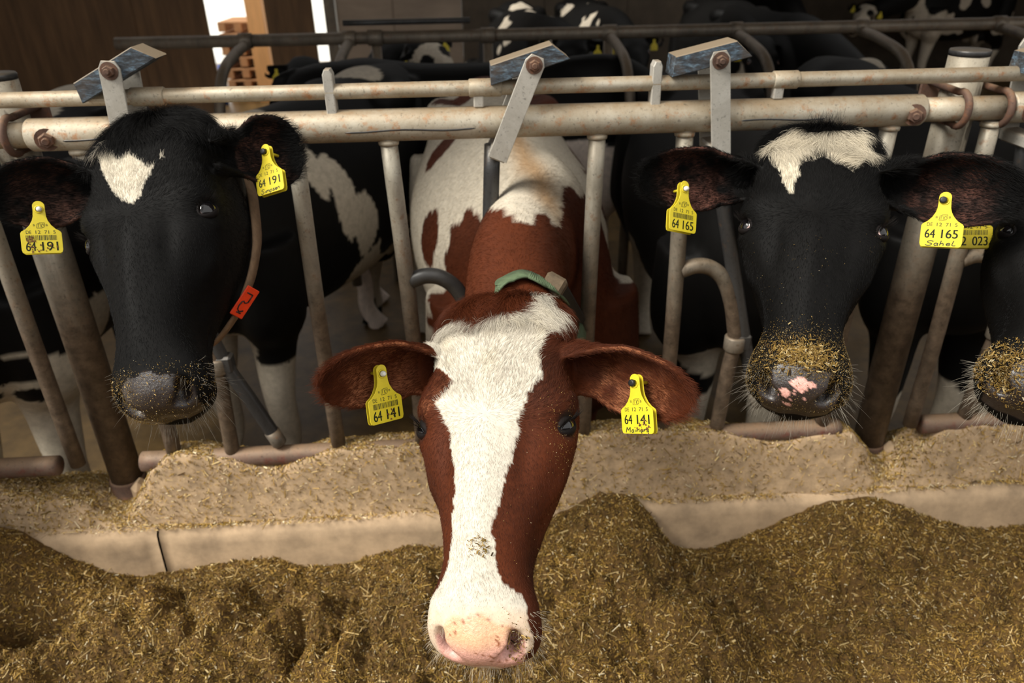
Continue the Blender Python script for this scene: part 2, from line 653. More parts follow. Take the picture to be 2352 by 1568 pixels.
def head_features(V, N):
    """Brow ridges, hollows, nostrils and mouth pressed into the lofted head."""
    x, y, z = V.T
    ax = np.abs(x)
    P = np.c_[ax, y, z]
    D = np.zeros(len(V))

    def blob(c, r, h):
        q = (P - np.array(c)) / np.array(r)
        return h * np.exp(-(q ** 2).sum(1))
    D += blob((.086, .168, -.018), (.026, .026, .026), .008)       # brow ridge
    D += blob((.104, .150, -.060), (.020, .030, .030), .006)
    D += blob((.095, .115, -.055), (.02, .022, .03), -.008)        # temple hollow
    D += blob((.06, .262, -.012), (.018, .055, .02), -.008)         # beside the nose bridge, below the eye
    D += blob((.088, .275, -.075), (.018, .045, .018), .009)       # facial crest
    D += blob((.070, .345, -.080), (.018, .05, .025), -.007)
    D += blob((.095, .20, -.17), (.05, .08, .06), .006)            # cheek muscle
    D += blob((0, .30, .005), (.022, .14, .03), .006)              # nasal bone
    D += blob((0, .19, .012), (.04, .03, .03), -.006)              # dip between the eyes
    D += blob((0, -.02, -.03), (.06, .03, .05), .010)              # poll knob
    D += blob(EYE_C + EYE_N * .016, (.024, .021, .021), -.010)     # socket
    D += blob(EYE_C + EYE_N * .012 + EYE_UP * .027, (.024, .017, .022), .006)   # upper lid swell
    D += blob(EYE_C + EYE_N * .010 - EYE_UP * .027, (.022, .014, .020), .003)   # lower lid swell
    D += blob((0, .520, -.066), (.03, .018, .026), .005)           # nose pad
    V = V + N * D[:, None]
    # nostrils: comma-shaped pits
    s = np.sign(x)
    c = np.array([.0510, .516, -.070])
    q = P - c
    e1 = unit(np.array([.50, -.62, .55]))       # along the comma, up and outwards
    e2 = unit(np.cross(e1, [.55, .75, .35]))
    u = q @ e1
    v = q @ e2 - 10.0 * np.clip(u, -.03, .03) ** 2
    k = np.exp(-((u / .021) ** 4 + (v / .0105) ** 4))
    inw = unit(np.array([-.55, -.75, -.35]))
    V = V + k[:, None] * .028 * np.c_[s * inw[0], np.full(len(V), inw[1]), np.full(len(V), inw[2])]
    k2 = np.exp(-(((u + .002) / .026) ** 2 + ((v - .016) / .010) ** 2))      # alar rim
    V = V + N * (k2 * .0045)[:, None]
    # mouth slit
    zl = -.118 - .10 * np.clip(.47 - y, 0, .2)
    k = np.exp(-((z - zl) / .004) ** 2) * sstep(.36, .40, y)
    V = V - N * (k * .006)[:, None]
    return V


def grid_faces(nu, nv, wrap=False, base=0, flip=False):
    F = []
    for i in range(nu - 1):
        for j in range(nv if wrap else nv - 1):
            j2 = (j + 1) % nv
            q = [base + i * nv + j, base + i * nv + j2, base + (i + 1) * nv + j2, base + (i + 1) * nv + j]
            F.append(q[::-1] if flip else q)
    return F


def ear_mesh(root, tip, face, width=.060, droop=0.0, curl=1.0, nu=40, nv=30, bulge=.5, th=.010, base=.040):
    """Ear leaf: a curled shell, nearly a tube at the root and open towards 'face' further out."""
    root, tip = np.array(root, float), np.array(tip, float)
    d = unit(tip - root)
    L = np.linalg.norm(tip - root)
    n = np.array(face, float)
    n = unit(n - d * (n @ d))
    s = np.cross(n, d)
    t = np.linspace(0, 1, nu)
    half = base * (1 - sstep(0, .4, t)) + width * sstep(0, bulge, t)
    half = np.where(t < bulge, half, half * np.sqrt(np.clip(1 - ((t - bulge) / (1.0001 - bulge)) ** 2.8, 0, 1)))
    half = np.maximum(half, .004)
    ang = np.radians((150 - 82 * sstep(0, .5, t) - 30 * sstep(.55, 1, t)) * curl)
    Rr = half / np.sin(np.minimum(ang, np.pi / 2))
    cen = root + d * (L * t)[:, None] + n * (-droop * t ** 2)[:, None]
    tt = np.linspace(-1, 1, nv)
    A = ang[:, None] * tt[None, :]
    depth = np.cos(np.minimum(ang, np.pi / 2)) * Rr
    outer = cen[:, None] + (Rr[:, None] * np.sin(A))[..., None] * s + (depth[:, None] - Rr[:, None] * np.cos(A) + .018)[..., None] * n
    nrm = np.sin(A)[..., None] * s - np.cos(A)[..., None] * n          # outwards (back of the ear)
    tk = th * (1 - .45 * t)[:, None, None] * np.ones((1, nv, 1))
    inner = outer - nrm * tk
    V = np.concatenate([outer.reshape(-1, 3), inner.reshape(-1, 3)])
    m = nu * nv
    F = grid_faces(nu, nv) + grid_faces(nu, nv, base=m, flip=True)
    for i in range(nu - 1):
        for j, fl in ((0, False), (nv - 1, True)):
            q = [i * nv + j, (i + 1) * nv + j, m + (i + 1) * nv + j, m + i * nv + j]
            F.append(q[::-1] if fl else q)
    for i, fl in ((0, True), (nu - 1, False)):
        for j in range(nv - 1):
            q = [i * nv + j, i * nv + j + 1, m + i * nv + j + 1, m + i * nv + j]
            F.append(q[::-1] if fl else q)
    return V, F


def eyelids(s, open_up=.40, open_lo=.36, long=.88):
    """Spherical lids round an almond opening."""
    n, a, u = mirror(EYE_N, s), mirror(EYE_LONG, s), mirror(EYE_UP, s)
    c = mirror(EYE_C, s)
    k, m = 48, 9
    ph = np.linspace(0, 2 * np.pi, k, endpoint=False)
    ca, sa = np.cos(ph), np.sin(ph)
    oa = long * np.sign(ca) * np.abs(ca) ** 1.0
    ob = np.where(sa > 0, open_up, open_lo) * np.sign(sa) * np.abs(sa) ** 1.25
    th0 = np.hypot(oa, ob)
    dirp = np.arctan2(ob, oa)
    rows = []
    for i in range(m):
        f = i / (m - 1)
        th = th0 * (1 - f) + 1.45 * f
        dp = dirp + (np.angle(np.exp(1j * (ph - dirp)))) * f
        R = EYE_R + .0009 + .0022 * np.sin(np.pi * min(1, f * 1.6 + .12)) - .006 * max(0, f - .55)
        rows.append(c + R * (np.cos(th)[:, None] * n + np.sin(th)[:, None] * (np.cos(dp)[:, None] * a + np.sin(dp)[:, None] * u)))
    inner = [c + (EYE_R - .0015) * unit(rows[0] - c)]
    V = np.concatenate(inner + rows)
    F = grid_faces(m + 1, k, wrap=True, flip=(s < 0))
    return V, F


def eyeball(s, gaze=(0, 0), k=36):
    n, a, u = mirror(EYE_N, s), mirror(EYE_LONG, s), mirror(EYE_UP, s)
    c = mirror(EYE_C, s)
    th = np.linspace(0, np.pi, 28)
    ph = np.linspace(0, 2 * np.pi, k, endpoint=False)
    V = np.concatenate([c + EYE_R * (np.cos(t) * n + np.sin(t) * (np.cos(ph)[:, None] * a + np.sin(ph)[:, None] * u)) for t in th])
    F = grid_faces(28, k, wrap=True, flip=(s < 0))
    g = unit(n + a * gaze[0] + u * gaze[1])
    d = unit(V - c) @ g
    cosr = np.cos(np.radians(54))
    scl, iris = srgb(222, 186, 178), srgb(14, 12, 14)
    C = scl + (iris - scl) * sstep(cosr - .03, cosr + .03, d)[:, None]
    bul = sstep(cosr - .02, 1, d)
    V = V + (V - c) * (.07 * bul)[:, None]
    return V, F, C


def remesh(V, F, voxel, smooth=2):
    me = mesh_data('tmp', V, F)
    o = bpy.data.objects.new('tmp', me)
    COL.objects.link(o)
    md = o.modifiers.new('r', 'REMESH')
    md.mode = 'VOXEL'
    md.voxel_size = voxel
    dg = bpy.context.evaluated_depsgraph_get()
    ev = o.evaluated_get(dg)
    m2 = bpy.data.meshes.new_from_object(ev)
    n, p = len(m2.vertices), len(m2.polygons)
    V2 = np.zeros(n * 3)
    m2.vertices.foreach_get('co', V2)
    V2 = V2.reshape(-1, 3)
    idx = np.zeros(len(m2.loops), np.int32)
    m2.loops.foreach_get('vertex_index', idx)
    F2 = idx.reshape(-1, 4) if len(idx) == 4 * p else None
    E = np.zeros(len(m2.edges) * 2, np.int32)
    m2.edges.foreach_get('vertices', E)
    E = E.reshape(-1, 2)
    if F2 is None:
        F2 = [list(q.vertices) for q in m2.polygons]
    bpy.data.objects.remove(o)
    bpy.data.meshes.remove(me)
    bpy.data.meshes.remove(m2)
    deg = np.bincount(E.ravel(), minlength=n)[:, None]
    for it in range(smooth * 2):
        S = np.zeros_like(V2)
        for k in range(3):
            S[:, k] = np.bincount(E[:, 0], V2[E[:, 1], k], n) + np.bincount(E[:, 1], V2[E[:, 0], k], n)
        lam = .55 if it % 2 == 0 else -.57
        V2 = V2 + lam * (S / np.maximum(deg, 1) - V2)
    return V2, F2


def tri_arrays(V, F):
    if isinstance(F, np.ndarray):
        T = np.concatenate([F[:, [0, 1, 2]], F[:, [0, 2, 3]]])
    else:
        T = np.array([[f[0], f[i], f[i + 1]] for f in F for i in range(1, len(f) - 1)])
    return T


def vertex_normals(V, T):
    fn = np.cross(V[T[:, 1]] - V[T[:, 0]], V[T[:, 2]] - V[T[:, 0]])
    N = np.zeros_like(V)
    for k in range(3):
        for j in range(3):
            N[:, j] += np.bincount(T[:, k], fn[:, j], len(V))
    return unit(N), fn


def sample_surface(V, T, n, keep=None, g=None):
    """Random points (with normals) on triangles T; keep = weight per triangle."""
    g = g or rng
    N, fn = vertex_normals(V, T)
    w = np.linalg.norm(fn, axis=1)
    if keep is not None:
        w = w * keep
    w = w / w.sum()
    ti = np.searchsorted(np.cumsum(w), g.random(n))
    ti = np.minimum(ti, len(T) - 1)
    a, b = g.random(n), g.random(n)
    f = a + b > 1
    a[f], b[f] = 1 - a[f], 1 - b[f]
    t = T[ti]
    P = V[t[:, 0]] * (1 - a - b)[:, None] + V[t[:, 1]] * a[:, None] + V[t[:, 2]] * b[:, None]
    Q = unit(N[t[:, 0]] * (1 - a - b)[:, None] + N[t[:, 1]] * a[:, None] + N[t[:, 2]] * b[:, None])
    return P, Q, ti


def hair_object(name, roots, dirs, nrm, length, radius, colr, mat, parent, lift=.35, curl=.0, grav=.0, npt=5, kind='stuff'):
    """Hair strands as a curves object; every strand its own colour."""
    n = len(roots)
    L = np.broadcast_to(length, (n,))
    lift = np.broadcast_to(lift, (n,))
    curl = np.broadcast_to(curl, (n,))
    d = unit(dirs + nrm * lift[:, None])
    side = unit(np.cross(d, nrm))
    pts = np.zeros((n, npt, 3))
    ph = rng.random(n) * 6.28
    for i in range(npt):
        t = i / (npt - 1)
        bend = nrm * (-lift * .45 * t * t)[:, None]
        wav = (side * (np.sin(ph + t * 3.0) - np.sin(ph))[:, None] + nrm * (np.cos(ph + t * 3.0) - np.cos(ph))[:, None]) * curl[:, None]
        pts[:, i] = roots - nrm * .001 + L[:, None] * (d * t + bend * t + wav * .5) + np.array([0, 0, -1.0]) * (grav * L * L * t * t * 10)[:, None]
    rad = np.broadcast_to(radius, (n,))[:, None] * np.array([1, 1, .9, .65, .2] if npt == 5 else np.linspace(1, .25, npt))[None, :]
    cu = bpy.data.hair_curves.new(name)
    cu.add_curves([npt] * n)
    org = ORG[parent]
    cu.points.foreach_set('position', (pts - org).astype(np.float32).ravel())
    ra = cu.attributes.get('radius') or cu.attributes.new('radius', 'FLOAT', 'POINT')
    ra.data.foreach_set('value', rad.astype(np.float32).ravel())
    ca = cu.attributes.new('Col', 'FLOAT_COLOR', 'CURVE')
    c4 = np.ones((n, 4), np.float32)
    c4[:, :3] = colr
    ca.data.foreach_set('color', c4.ravel())
    cu.materials.append(mat)
    o = bpy.data.objects.new(name, cu)
    COL.objects.link(o)
    o.parent = parent
    ORG[o] = org
    if kind:
        o['kind'] = kind
    return o


def body_loft(rows, nr, nc, O, S, L, expo=2.3):
    """Trunk: rows of (s, zc, half width, half height, pinch at top)."""
    R = catmull(np.array(rows, float), nr)
    a = np.linspace(0, 2 * np.pi, nc, endpoint=False)
    ca, sa = np.cos(a), np.sin(a)
    V = []
    for s, zc, hw, hh, pin in R:
        x = hw * np.sign(ca) * np.abs(ca) ** (2 / expo)
        z = hh * np.sign(sa) * np.abs(sa) ** (2 / expo)
        w = 1 - pin * np.clip(z / hh, 0, 1) ** 2
        V.append(O + S * s + (x * w)[:, None] * L + (zc + z)[:, None] * np.array([0, 0, 1.0]))
    V = np.concatenate(V)
    F = grid_faces(nr, nc, wrap=True)
    F += [[j for j in range(nc)][::-1], [(nr - 1) * nc + j for j in range(nc)]]
    return V, F


TRUNK = [
    # s     zc    hw    hh    pinch
    (-.08, 1.00, .06, .12, 0),
    (-.03, .98, .15, .24, .2),
    (.06, .99, .215, .33, .45),
    (.20, 1.00, .255, .385, .55),
    (.38, .995, .285, .405, .5),
    (.60, .985, .335, .405, .42),
    (.85, .985, .365, .405, .40),
    (1.08, 1.00, .355, .395, .36),
    (1.26, 1.04, .315, .375, .20),
    (1.38, 1.08, .285, .350, .08),
    (1.52, 1.10, .260, .320, .18),
    (1.66, 1.13, .220, .275, .25),
    (1.77, 1.15, .150, .210, .3),
    (1.82, 1.15, .060, .110, .3),
]


def cow_body(O, head_dir, neck, neck_r, legs=True, front_spread=.14, tail=True):
    """Trunk, legs, tail and the neck to the poll as one closed body. O: point under the chest on the floor;
    head_dir: unit vector tail -> head; neck: world points from the withers to the poll."""
    O = np.array(O, float)
    S = -unit(np.array([head_dir[0], head_dir[1], 0.0]))
    L = np.array([-S[1], S[0], 0.0])
    Z = np.array([0, 0, 1.0])
    parts = [body_loft(TRUNK, 60, 40, O, S, L)]

    def p(s, l, z):
        return O + S * s + L * l + Z * z
    for sg in (-1, 1):                                  # hook and pin bones
        parts.append(tube(catmull([p(1.14, sg * .14, 1.31), p(1.27, sg * .215, 1.31), p(1.42, sg * .17, 1.31)], 8), [.05, .06, .065, .07, .07, .07, .06, .05], 12))
    if legs:
        for sg in (-1, 1):
            f = catmull([p(.16, sg * .17, 1.02), p(.15, sg * .19, .78), p(.20, sg * front_spread, .60), p(.17, sg * front_spread, .34), p(.19, sg * front_spread, .14), p(.15, sg * front_spread, .06), p(.12, sg * front_spread, .0)], 30)
            rf = np.interp(np.linspace(0, 1, 30), [0, .2, .36, .50, .58, .72, .85, .93, 1], [.15, .135, .085, .060, .056, .040, .044, .050, .058])
            parts.append(tube(f, rf, 16))
            h = catmull([p(1.42, sg * .16, 1.10), p(1.38, sg * .19, .86), p(1.36, sg * .18, .70), p(1.56, sg * .16, .50), p(1.50, sg * .16, .28), p(1.50, sg * .16, .12), p(1.44, sg * .16, .0)], 30)
            rh = np.interp(np.linspace(0, 1, 30), [0, .2, .36, .50, .58, .72, .85, .93, 1], [.20, .19, .13, .075, .060, .044, .046, .050, .060])
            parts.append(tube(h, rh, 16))
        for l_ in (-.07, .07):                          # udder
            parts.append(tube([p(1.12, l_, .72), p(1.22, l_, .62), p(1.36, l_, .62), p(1.44, l_, .70)], [.05, .11, .12, .07], 14))
    if tail:
        parts.append(tube(catmull([p(1.72, 0, 1.36), p(1.84, 0, 1.30), p(1.88, 0, 1.0), p(1.88, .02, .62), p(1.88, .02, .45)], 16), np.interp(np.linspace(0, 1, 16), [0, .3, .7, .85, 1], [.04, .026, .02, .035, .012]), 10))
    nk = catmull(neck, 24)
    t = np.linspace(0, 1, 24)
    lat = np.interp(t, [0, .35, .7, 1], neck_r[0])
    ver = np.interp(t, [0, .35, .7, 1], neck_r[1])
    T, N, B = frames(nk)
    a = np.linspace(0, 2 * np.pi, 28, endpoint=False)
    V = (nk[:, None] + (ver[:, None] * np.cos(a))[..., None] * N[:, None] + (lat[:, None] * np.sin(a))[..., None] * B[:, None]).reshape(-1, 3)
    F = grid_faces(24, 28, wrap=True)
    F += [[j for j in range(28)][::-1], [23 * 28 + j for j in range(28)]]
    parts.append((V, F))
    V, F = merge(*parts)
    return V, F, (O, S, L)


def blobs_mask(Q, blobs, seed, wob=.05, scale=5):
    """1 inside any ellipsoid of blobs [(centre, radii)], with a ragged edge."""
    n = vnoise(Q, scale, seed, 3) * wob * 4
    m = np.zeros(len(Q), bool)
    for c, r in blobs:
        d = np.sqrt((((Q - np.array(c)) / np.array(r)) ** 2).sum(1))
        m |= d + n < 1
    return m


def ear_tag(parent, top, down, face, lines, size=(.055, .075), back=True, stud='white_stud', hand=None, dung=0, barcode=True, cut=0.0, seed=0):
    """Plastic ear tag hanging from 'top'; down = direction of its length, face = its front normal."""
    g = np.random.default_rng(seed + 50)
    W, H = size
    Z = unit(face)
    Yd = unit(np.array(down) - Z * (np.array(down) @ Z))
    X = np.cross(-Yd, Z)
    up = -Yd
    top = np.array(top, float)
    w = W / 2
    k = H / .075
    prof = [(0.0082, .006), (.0082, -.002), (.0088, -.012), (.0105, -.019), (.0145, -.027), (.020, -.0335), (.0258, -.0375), (.0275, -.0405), (.0275, -.069), (.0262, -.0735), (.0235, -.075)]
    prof = [(a * W / .055, b * k) for a, b in prof]
    arc = [(.0082 * W / .055 * math.cos(t), .006 * k + .0082 * k * math.sin(t)) for t in np.linspace(math.pi, 0, 9)[1:-1]]
    out = [(-a, b) for a, b in prof][::-1] + arc + prof
    t = .0014
    V, F = prism(out, 0, t, X, up, Z, top, .0003)
    o = mk('ear_tag', V, F, MAT['tagm'], parent, smooth=False)
    rim = lathe([(.0078, t), (.0074, t + .0012), (.0056, t + .0012), (.0054, t)], top, Z, 20)
    mk('tag_collar', *rim, MAT['tagm'], o)
    sm = 'white_plastic' if stud == 'white_stud' else 'black_plastic'
    if stud == 'white_stud':
        st = lathe([(.0048, t), (.0048, t + .005), (.0036, t + .006), (.0034, t + .0078), (.0022, t + .0085)], top + X * .0006, Z, 18)
    else:
        st = lathe([(.0060, t), (.0060, t + .004), (.0054, t + .0056), (.003, t + .006)], top - X * .0035 + up * .001, Z, 18)
    mk('tag_stud', *st, MAT[sm], o)
    parts = []
    zt = t + .00012

    kx = W / .055

    def text(s, x, y, h, wd, bold=0.0, al='CENTER'):
        x, wd = x * kx, wd * kx
        cu = bpy.data.curves.new('t', 'FONT')
        cu.body = s
        cu.align_x = al
        cu.size = h / .70
        cu.extrude = .00006
        cu.offset = bold * (h / .70) / .012
        ob = bpy.data.objects.new('t', cu)
        COL.objects.link(ob)
        dg = bpy.context.evaluated_depsgraph_get()
        m = bpy.data.meshes.new_from_object(ob.evaluated_get(dg))
        v = np.zeros(len(m.vertices) * 3)
        m.vertices.foreach_get('co', v)
        v = v.reshape(-1, 3)
        f = [list(q.vertices) for q in m.polygons]
        bpy.data.objects.remove(ob)
        bpy.data.meshes.remove(m)
        bpy.data.curves.remove(cu)
        sx = wd / max(1e-6, v[:, 0].max() - v[:, 0].min())
        cx = (v[:, 0].max() + v[:, 0].min()) / 2
        parts.append((top + ((v[:, :1] - cx) * sx + x) * X + (v[:, 1:2] + y) * up + (v[:, 2:] + zt) * Z, f))

    def stroke(pts, wid, mat_parts):
        pts = np.array(pts, float) * [kx, 1]
        pts = catmull(pts, max(6, 5 * len(pts))) if len(pts) > 2 else pts
        q = top + pts[:, :1] * X + pts[:, 1:] * up + zt * Z
        T = unit(np.gradient(q, axis=0))
        s = np.cross(Z, T) * wid / 2
        hh = Z * .00012
        v = np.concatenate([q + s, q - s, q - s + hh, q + s + hh])
        n = len(q)
        f = []
        for i in range(n - 1):
            for a in range(4):
                b = (a + 1) % 4
                f.append([a * n + i, a * n + i + 1, b * n + i + 1, b * n + i])
        mat_parts.append((v, f))
    # emblem: two letters round a leaf-shaped sign
    ye = -.0285 * k
    text('B', -.0085, ye, .0034 * k, .0024)
    text('B', .0085, ye, .0034 * k, .0024)
    lf = [(-.0052, -.0022), (-.0044, .0040), (-.001, .0062), (.0056, .0062), (.0056, .0012), (.0042, -.0022), (.001, -.0036), (-.0052, -.0036), (-.0052, -.0022)]
    ln = [(a, ye + b) for a, b in lf]
    for i in range(len(ln) - 1):
        stroke([ln[i], ln[i + 1]], .0006, parts)
    for a, b in (((-.0028, -.0022), (-.0028, .0030)), ((-.0028, .0030), (-.0006, .0046)), ((.0006, -.0024), (.0006, .0046)), ((.0006, .0008), (.0036, .0046)), ((.0006, .0008), (.0028, -.0022)), ((.0036, .0046), (.0042, .0006))):
        stroke([(a[0], ye + a[1]), (b[0], ye + b[1])], .0006, parts)
    y1 = -.0415 * k
    for s, x, wd in (('DE', -.0165, .0070), ('12', -.0040, .0066), ('71', .0075, .0062), ('5', .0178, .0030)):
        text(s, x, y1, .0058 * k, wd, .0)
    yb = y1 - .0025 * k
    hb = .0085 * k if barcode else 0
    if barcode:
        x = -.0205
        while x < .0205:
            wd = float(g.choice([.0004, .0007, .0011]))
            stroke([(x, yb), (x, yb - hb)], wd, parts)
            x += wd + float(g.choice([.0004, .0006, .0010]))
    yn = yb - hb - .0025 * k
    hn = .0155 * k if not hand else .0140 * k
    a, b = lines
    for dx in (-.00028, 0, .00028):
        text(a, -.0150 + dx, yn - hn, hn, .0130)
    for dx in (-.00028, 0, .00028):
        text(b, .0105 + dx, yn - hn, hn, .0212)
    V, F = merge(*parts)
    mk('tag_print', V, F, MAT['ink'], o, smooth=False)
    if hand:
        pp = []
        y0 = yn - hn - .0125 * k
        G = {
            'S': [[(.9, .85), (.55, 1.0), (.2, .8), (.35, .55), (.75, .4), (.7, .08), (.3, 0), (0, .15)]],
            'i': [[(.2, .5), (.2, 0)]], 'm': [[(0, .5), (0, 0)], [(0, .35), (.25, .5), (.35, .3), (.35, 0)], [(.35, .35), (.6, .5), (.72, .3), (.72, 0)]],
            'p': [[(0, .5), (0, -.4)], [(0, .4), (.35, .5), (.5, .25), (.3, 0), (0, .1)]],
            's': [[(.5, .45), (.2, .5), (.1, .33), (.45, .2), (.4, .02), (0, .02)]],
            'e': [[(.05, .25), (.45, .28), (.35, .5), (.1, .42), (.05, .15), (.25, 0), (.5, .08)]],
            'n': [[(0, .5), (0, 0)], [(0, .35), (.3, .5), (.45, .3), (.45, 0)]],
            'M': [[(0, 0), (.1, 1)], [(.1, 1), (.4, .4)], [(.4, .4), (.8, 1)], [(.8, 1), (.85, 0)]],
            'a': [[(.45, .42), (.2, .5), (.02, .25), (.15, 0), (.42, .12)], [(.45, .5), (.45, .1), (.55, 0)]],
            'r': [[(0, .5), (0, 0)], [(0, .3), (.2, .5), (.4, .45)]],
            'h': [[(.05, 1), (0, 0)], [(0, .3), (.28, .5), (.4, .3), (.42, 0)]],
            'l': [[(.1, 1.0), (.02, .2), (.15, 0), (.45, .02)]],
        }
        adv = {'S': 1.05, 'i': .45, 'm': .95, 'M': 1.15, 'l': .5, 'p': .7, 's': .65, 'r': .55}
        tot = sum(adv.get(c, .72) for c in hand)
        sc = .040 / tot
        x = -.020
        hh = min(.0085, sc * 1.25)
        for i, c in enumerate(hand):
            for st_ in G[c]:
                stroke([(x + q[0] * sc + q[1] * sc * .12, y0 + (q[1] * hh) + i * .0002) for q in st_], .0014, pp)
            x += adv.get(c, .72) * sc
        V, F = merge(*pp)
        mk('tag_handwriting', V, F, MAT['pen'], o, smooth=False)
    if dung:
        pp = []
        for i in range(dung):
            if seed % 2:
                x, y = -.024 + abs(g.normal(0, .006)), -.046 - abs(g.normal(0, .010))
                if g.random() < .35:
                    x, y = g.uniform(-.02, .025), g.uniform(-.072, -.058)
            else:
                x, y = g.normal(.012, .008), g.normal(-.064, .006)
            x, y = np.clip(x, -.026, .026), np.clip(y, -.074, -.042)
            r = g.uniform(.0006, .0022)
            pl = [(r * math.cos(a) * g.uniform(.6, 1.2), r * math.sin(a) * g.uniform(.6, 1.2)) for a in np.linspace(0, 6.28, 8)[:-1]]
            pp.append(prism(pl, 0, .0006, X, up, Z, top + x * X + y * k * up + zt * Z))
        V, F = merge(*pp)
        mk('dried_dirt', V, F, MAT['dung'], o, smooth=False, kind='stuff')
    if back:
        V, F = prism([(a * .96, b) for a, b in out], -.010, -.010 + t, X, up, Z, top + Yd * .001, .0003)
        mk('tag_back', V, F, MAT['tagm'], o, smooth=False)
        mk('tag_pin', *lathe([(.003, -.034), (.003, t)], top, Z, 10), MAT['tagm'], o)
    return o
# ------------------------------------------------------------------ colours of coats
BLACK = srgb(12, 11, 10)
BLACK2 = srgb(34, 33, 34)
WHITE = srgb(208, 200, 184)
RED = srgb(92, 44, 22)
RED2 = srgb(64, 31, 17)
SLATE = srgb(46, 38, 35)
PINK = srgb(224, 168, 154)


def nose_mask(P):
    x, y, z = P.T
    up = sstep(.478, .486, y - .012 * (np.abs(x) / .05) ** 2 + .003 * np.sin(x * 160))
    lo = 1 - sstep(.060, .066, np.abs(x) + .25 * np.clip(-.075 - z, 0, .1))
    bt = sstep(-.128, -.122, z)
    return up * lo * bt


def hero_cow(name, label, M, t, ears, head_col, nose_col, body, body_col, eye_gaze=((0, 0), (0, 0)), n_hair=90000, seed=1, poll_tuft=None,
             hair_len=None, scale=1.0, yaw=0.0, body_hair=0, lid_col=None, lids=(.40, .36), whisker=None, ear_in=None, crumbs=None, group=None, voxel=.0042):
    M, t = np.array(M), np.array(t)
    cs0 = M @ np.array([0, .25, -.05])
    ph = math.radians(yaw)
    M = np.c_[M[:, 0] * math.cos(ph) + M[:, 2] * math.sin(ph), M[:, 1], M[:, 2] * math.cos(ph) - M[:, 0] * math.sin(ph)]
    cs = M @ np.array([0, .25, -.05])
    t = t + cs0 - cs
    t = t + cs - cs * scale
    Ms = M * scale
    W = lambda P: np.asarray(P) @ Ms.T + t
    Loc = lambda P: (np.asarray(P) - t) @ M / scale
    root = thing(name, (body['O'][0], body['O'][1], 0), label, 'cow', group)
    V, F, N = head_loft()
    V = head_features(V, N)
    parts = [(V, F)]
    EL = []
    for s, e in zip((-1, 1), ears):
        rt = np.array(e.get('root', (s * .090, .068, -.070)))
        tp = Loc(e['tip'])
        fc = np.array(e['face']) @ M
        parts.append(ear_mesh(rt, tp, fc, width=e.get('width', .05), droop=e.get('droop', .0), curl=e.get('curl', 1), bulge=e.get('bulge', .5)))
        EL.append((rt, tp, unit(fc)))
    V, F = merge(*parts)
    V, F = remesh(V, F, voxel, 3)
    nh = len(V)
    Th = tri_arrays(V, F)
    Nh, _ = vertex_normals(V, Th)

    def ear_info(P):
        """index of the ear (or -1), position along it"""
        idx = np.full(len(P), -1)
        tt = np.zeros(len(P))
        for k, (rt, tp, fc) in enumerate(EL):
            d = tp - rt
            L = np.linalg.norm(d)
            u = (P - rt) @ (d / L)
            rad = np.linalg.norm(P - rt - u[:, None] * d / L, axis=1)
            on = (u > .055) & (rad < .10) & (np.sign(P[:, 0]) == np.sign(rt[0]) if abs(tp[0]) > .1 else u > .05)
            idx[on] = k
            tt[on] = u[on] / L
        return idx, tt
    ei, et = ear_info(V)
    Hc = head_col(V, Nh, ei, et)
    for k in (0, 1):
        on = ei == k
        inn = on & (Nh @ EL[k][2] > .15)
        n1 = vnoise(V, 42, 5 + k, 3)
        ic = ear_in if ear_in is not None else srgb(84, 58, 46)
        f = np.clip(.5 + n1 * 1.2, 0, 1) * sstep(.2, .42, et) * (1 - sstep(.72, .92, et))
        Hc[inn] = Hc[inn] * (1 - f[inn, None]) + ic * f[inn, None]
    nm = nose_mask(V)
    Hc = Hc * (1 - nm[:, None]) + nose_col(V) * nm[:, None]
    # shade of the nostril pits painted into the head colour
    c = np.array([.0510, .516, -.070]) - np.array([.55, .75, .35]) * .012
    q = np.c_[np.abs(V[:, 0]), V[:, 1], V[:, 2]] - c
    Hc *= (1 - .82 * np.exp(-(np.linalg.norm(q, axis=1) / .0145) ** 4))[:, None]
    fm = np.zeros(len(F), np.int32)
    Fa = F if isinstance(F, np.ndarray) else None
    nmf = nm[Fa].mean(1) if Fa is not None else np.array([nm[f].mean() for f in F])
    fm[nmf > .5] = 1
    Vs, Fs, Cs, ms = [W(V)], [f for f in (F.tolist() if Fa is not None else F)], [Hc], [fm]
    n0 = nh
    lc = lid_col if lid_col is not None else srgb(24, 20, 19)
    for s in (-1, 1):
        Ve, Fe = eyelids(s, *lids)
        f = np.repeat(np.linspace(0, 1, 10), 48)
        f = sstep(.28, .62, f)[:, None]
        idx2 = np.full(len(Ve), -1)
        base = head_col(Ve, np.tile(mirror(EYE_N, s), (len(Ve), 1)), idx2, np.zeros(len(Ve)))
        Vs.append(W(Ve))
        Cs.append(lc * (1 - f) + base * f)
        Fs += [[i + n0 for i in q] for q in Fe]
        ms.append(np.zeros(len(Fe), np.int32))
        n0 += len(Ve)
    # trunk
    nk0 = W([0, .085, -.135])
    nk1 = W([0, .045, -.165])
    neck = list(body['neck']) + [nk1, nk0]
    Vb, Fb, fr = cow_body(body['O'], body['dir'], neck, body.get('neck_r', ([.16, .125, .105, .092], [.26, .19, .135, .105])))
    Vb, Fb = remesh(Vb, Fb, .018, 4)
    Tb = tri_arrays(Vb, Fb)
    Nb, _ = vertex_normals(Vb, Tb)
    O, S, L = fr
    Q = np.c_[(Vb - O) @ S, (Vb - O) @ L, Vb[:, 2]]
    Cb = body_col(Q, Nb, Loc(Vb))
    Vs.append(Vb)
    Cs.append(Cb)
    Fs += [[i + n0 for i in q] for q in (Fb.tolist() if isinstance(Fb, np.ndarray) else Fb)]
    ms.append(np.full(len(Fb), 2, np.int32))
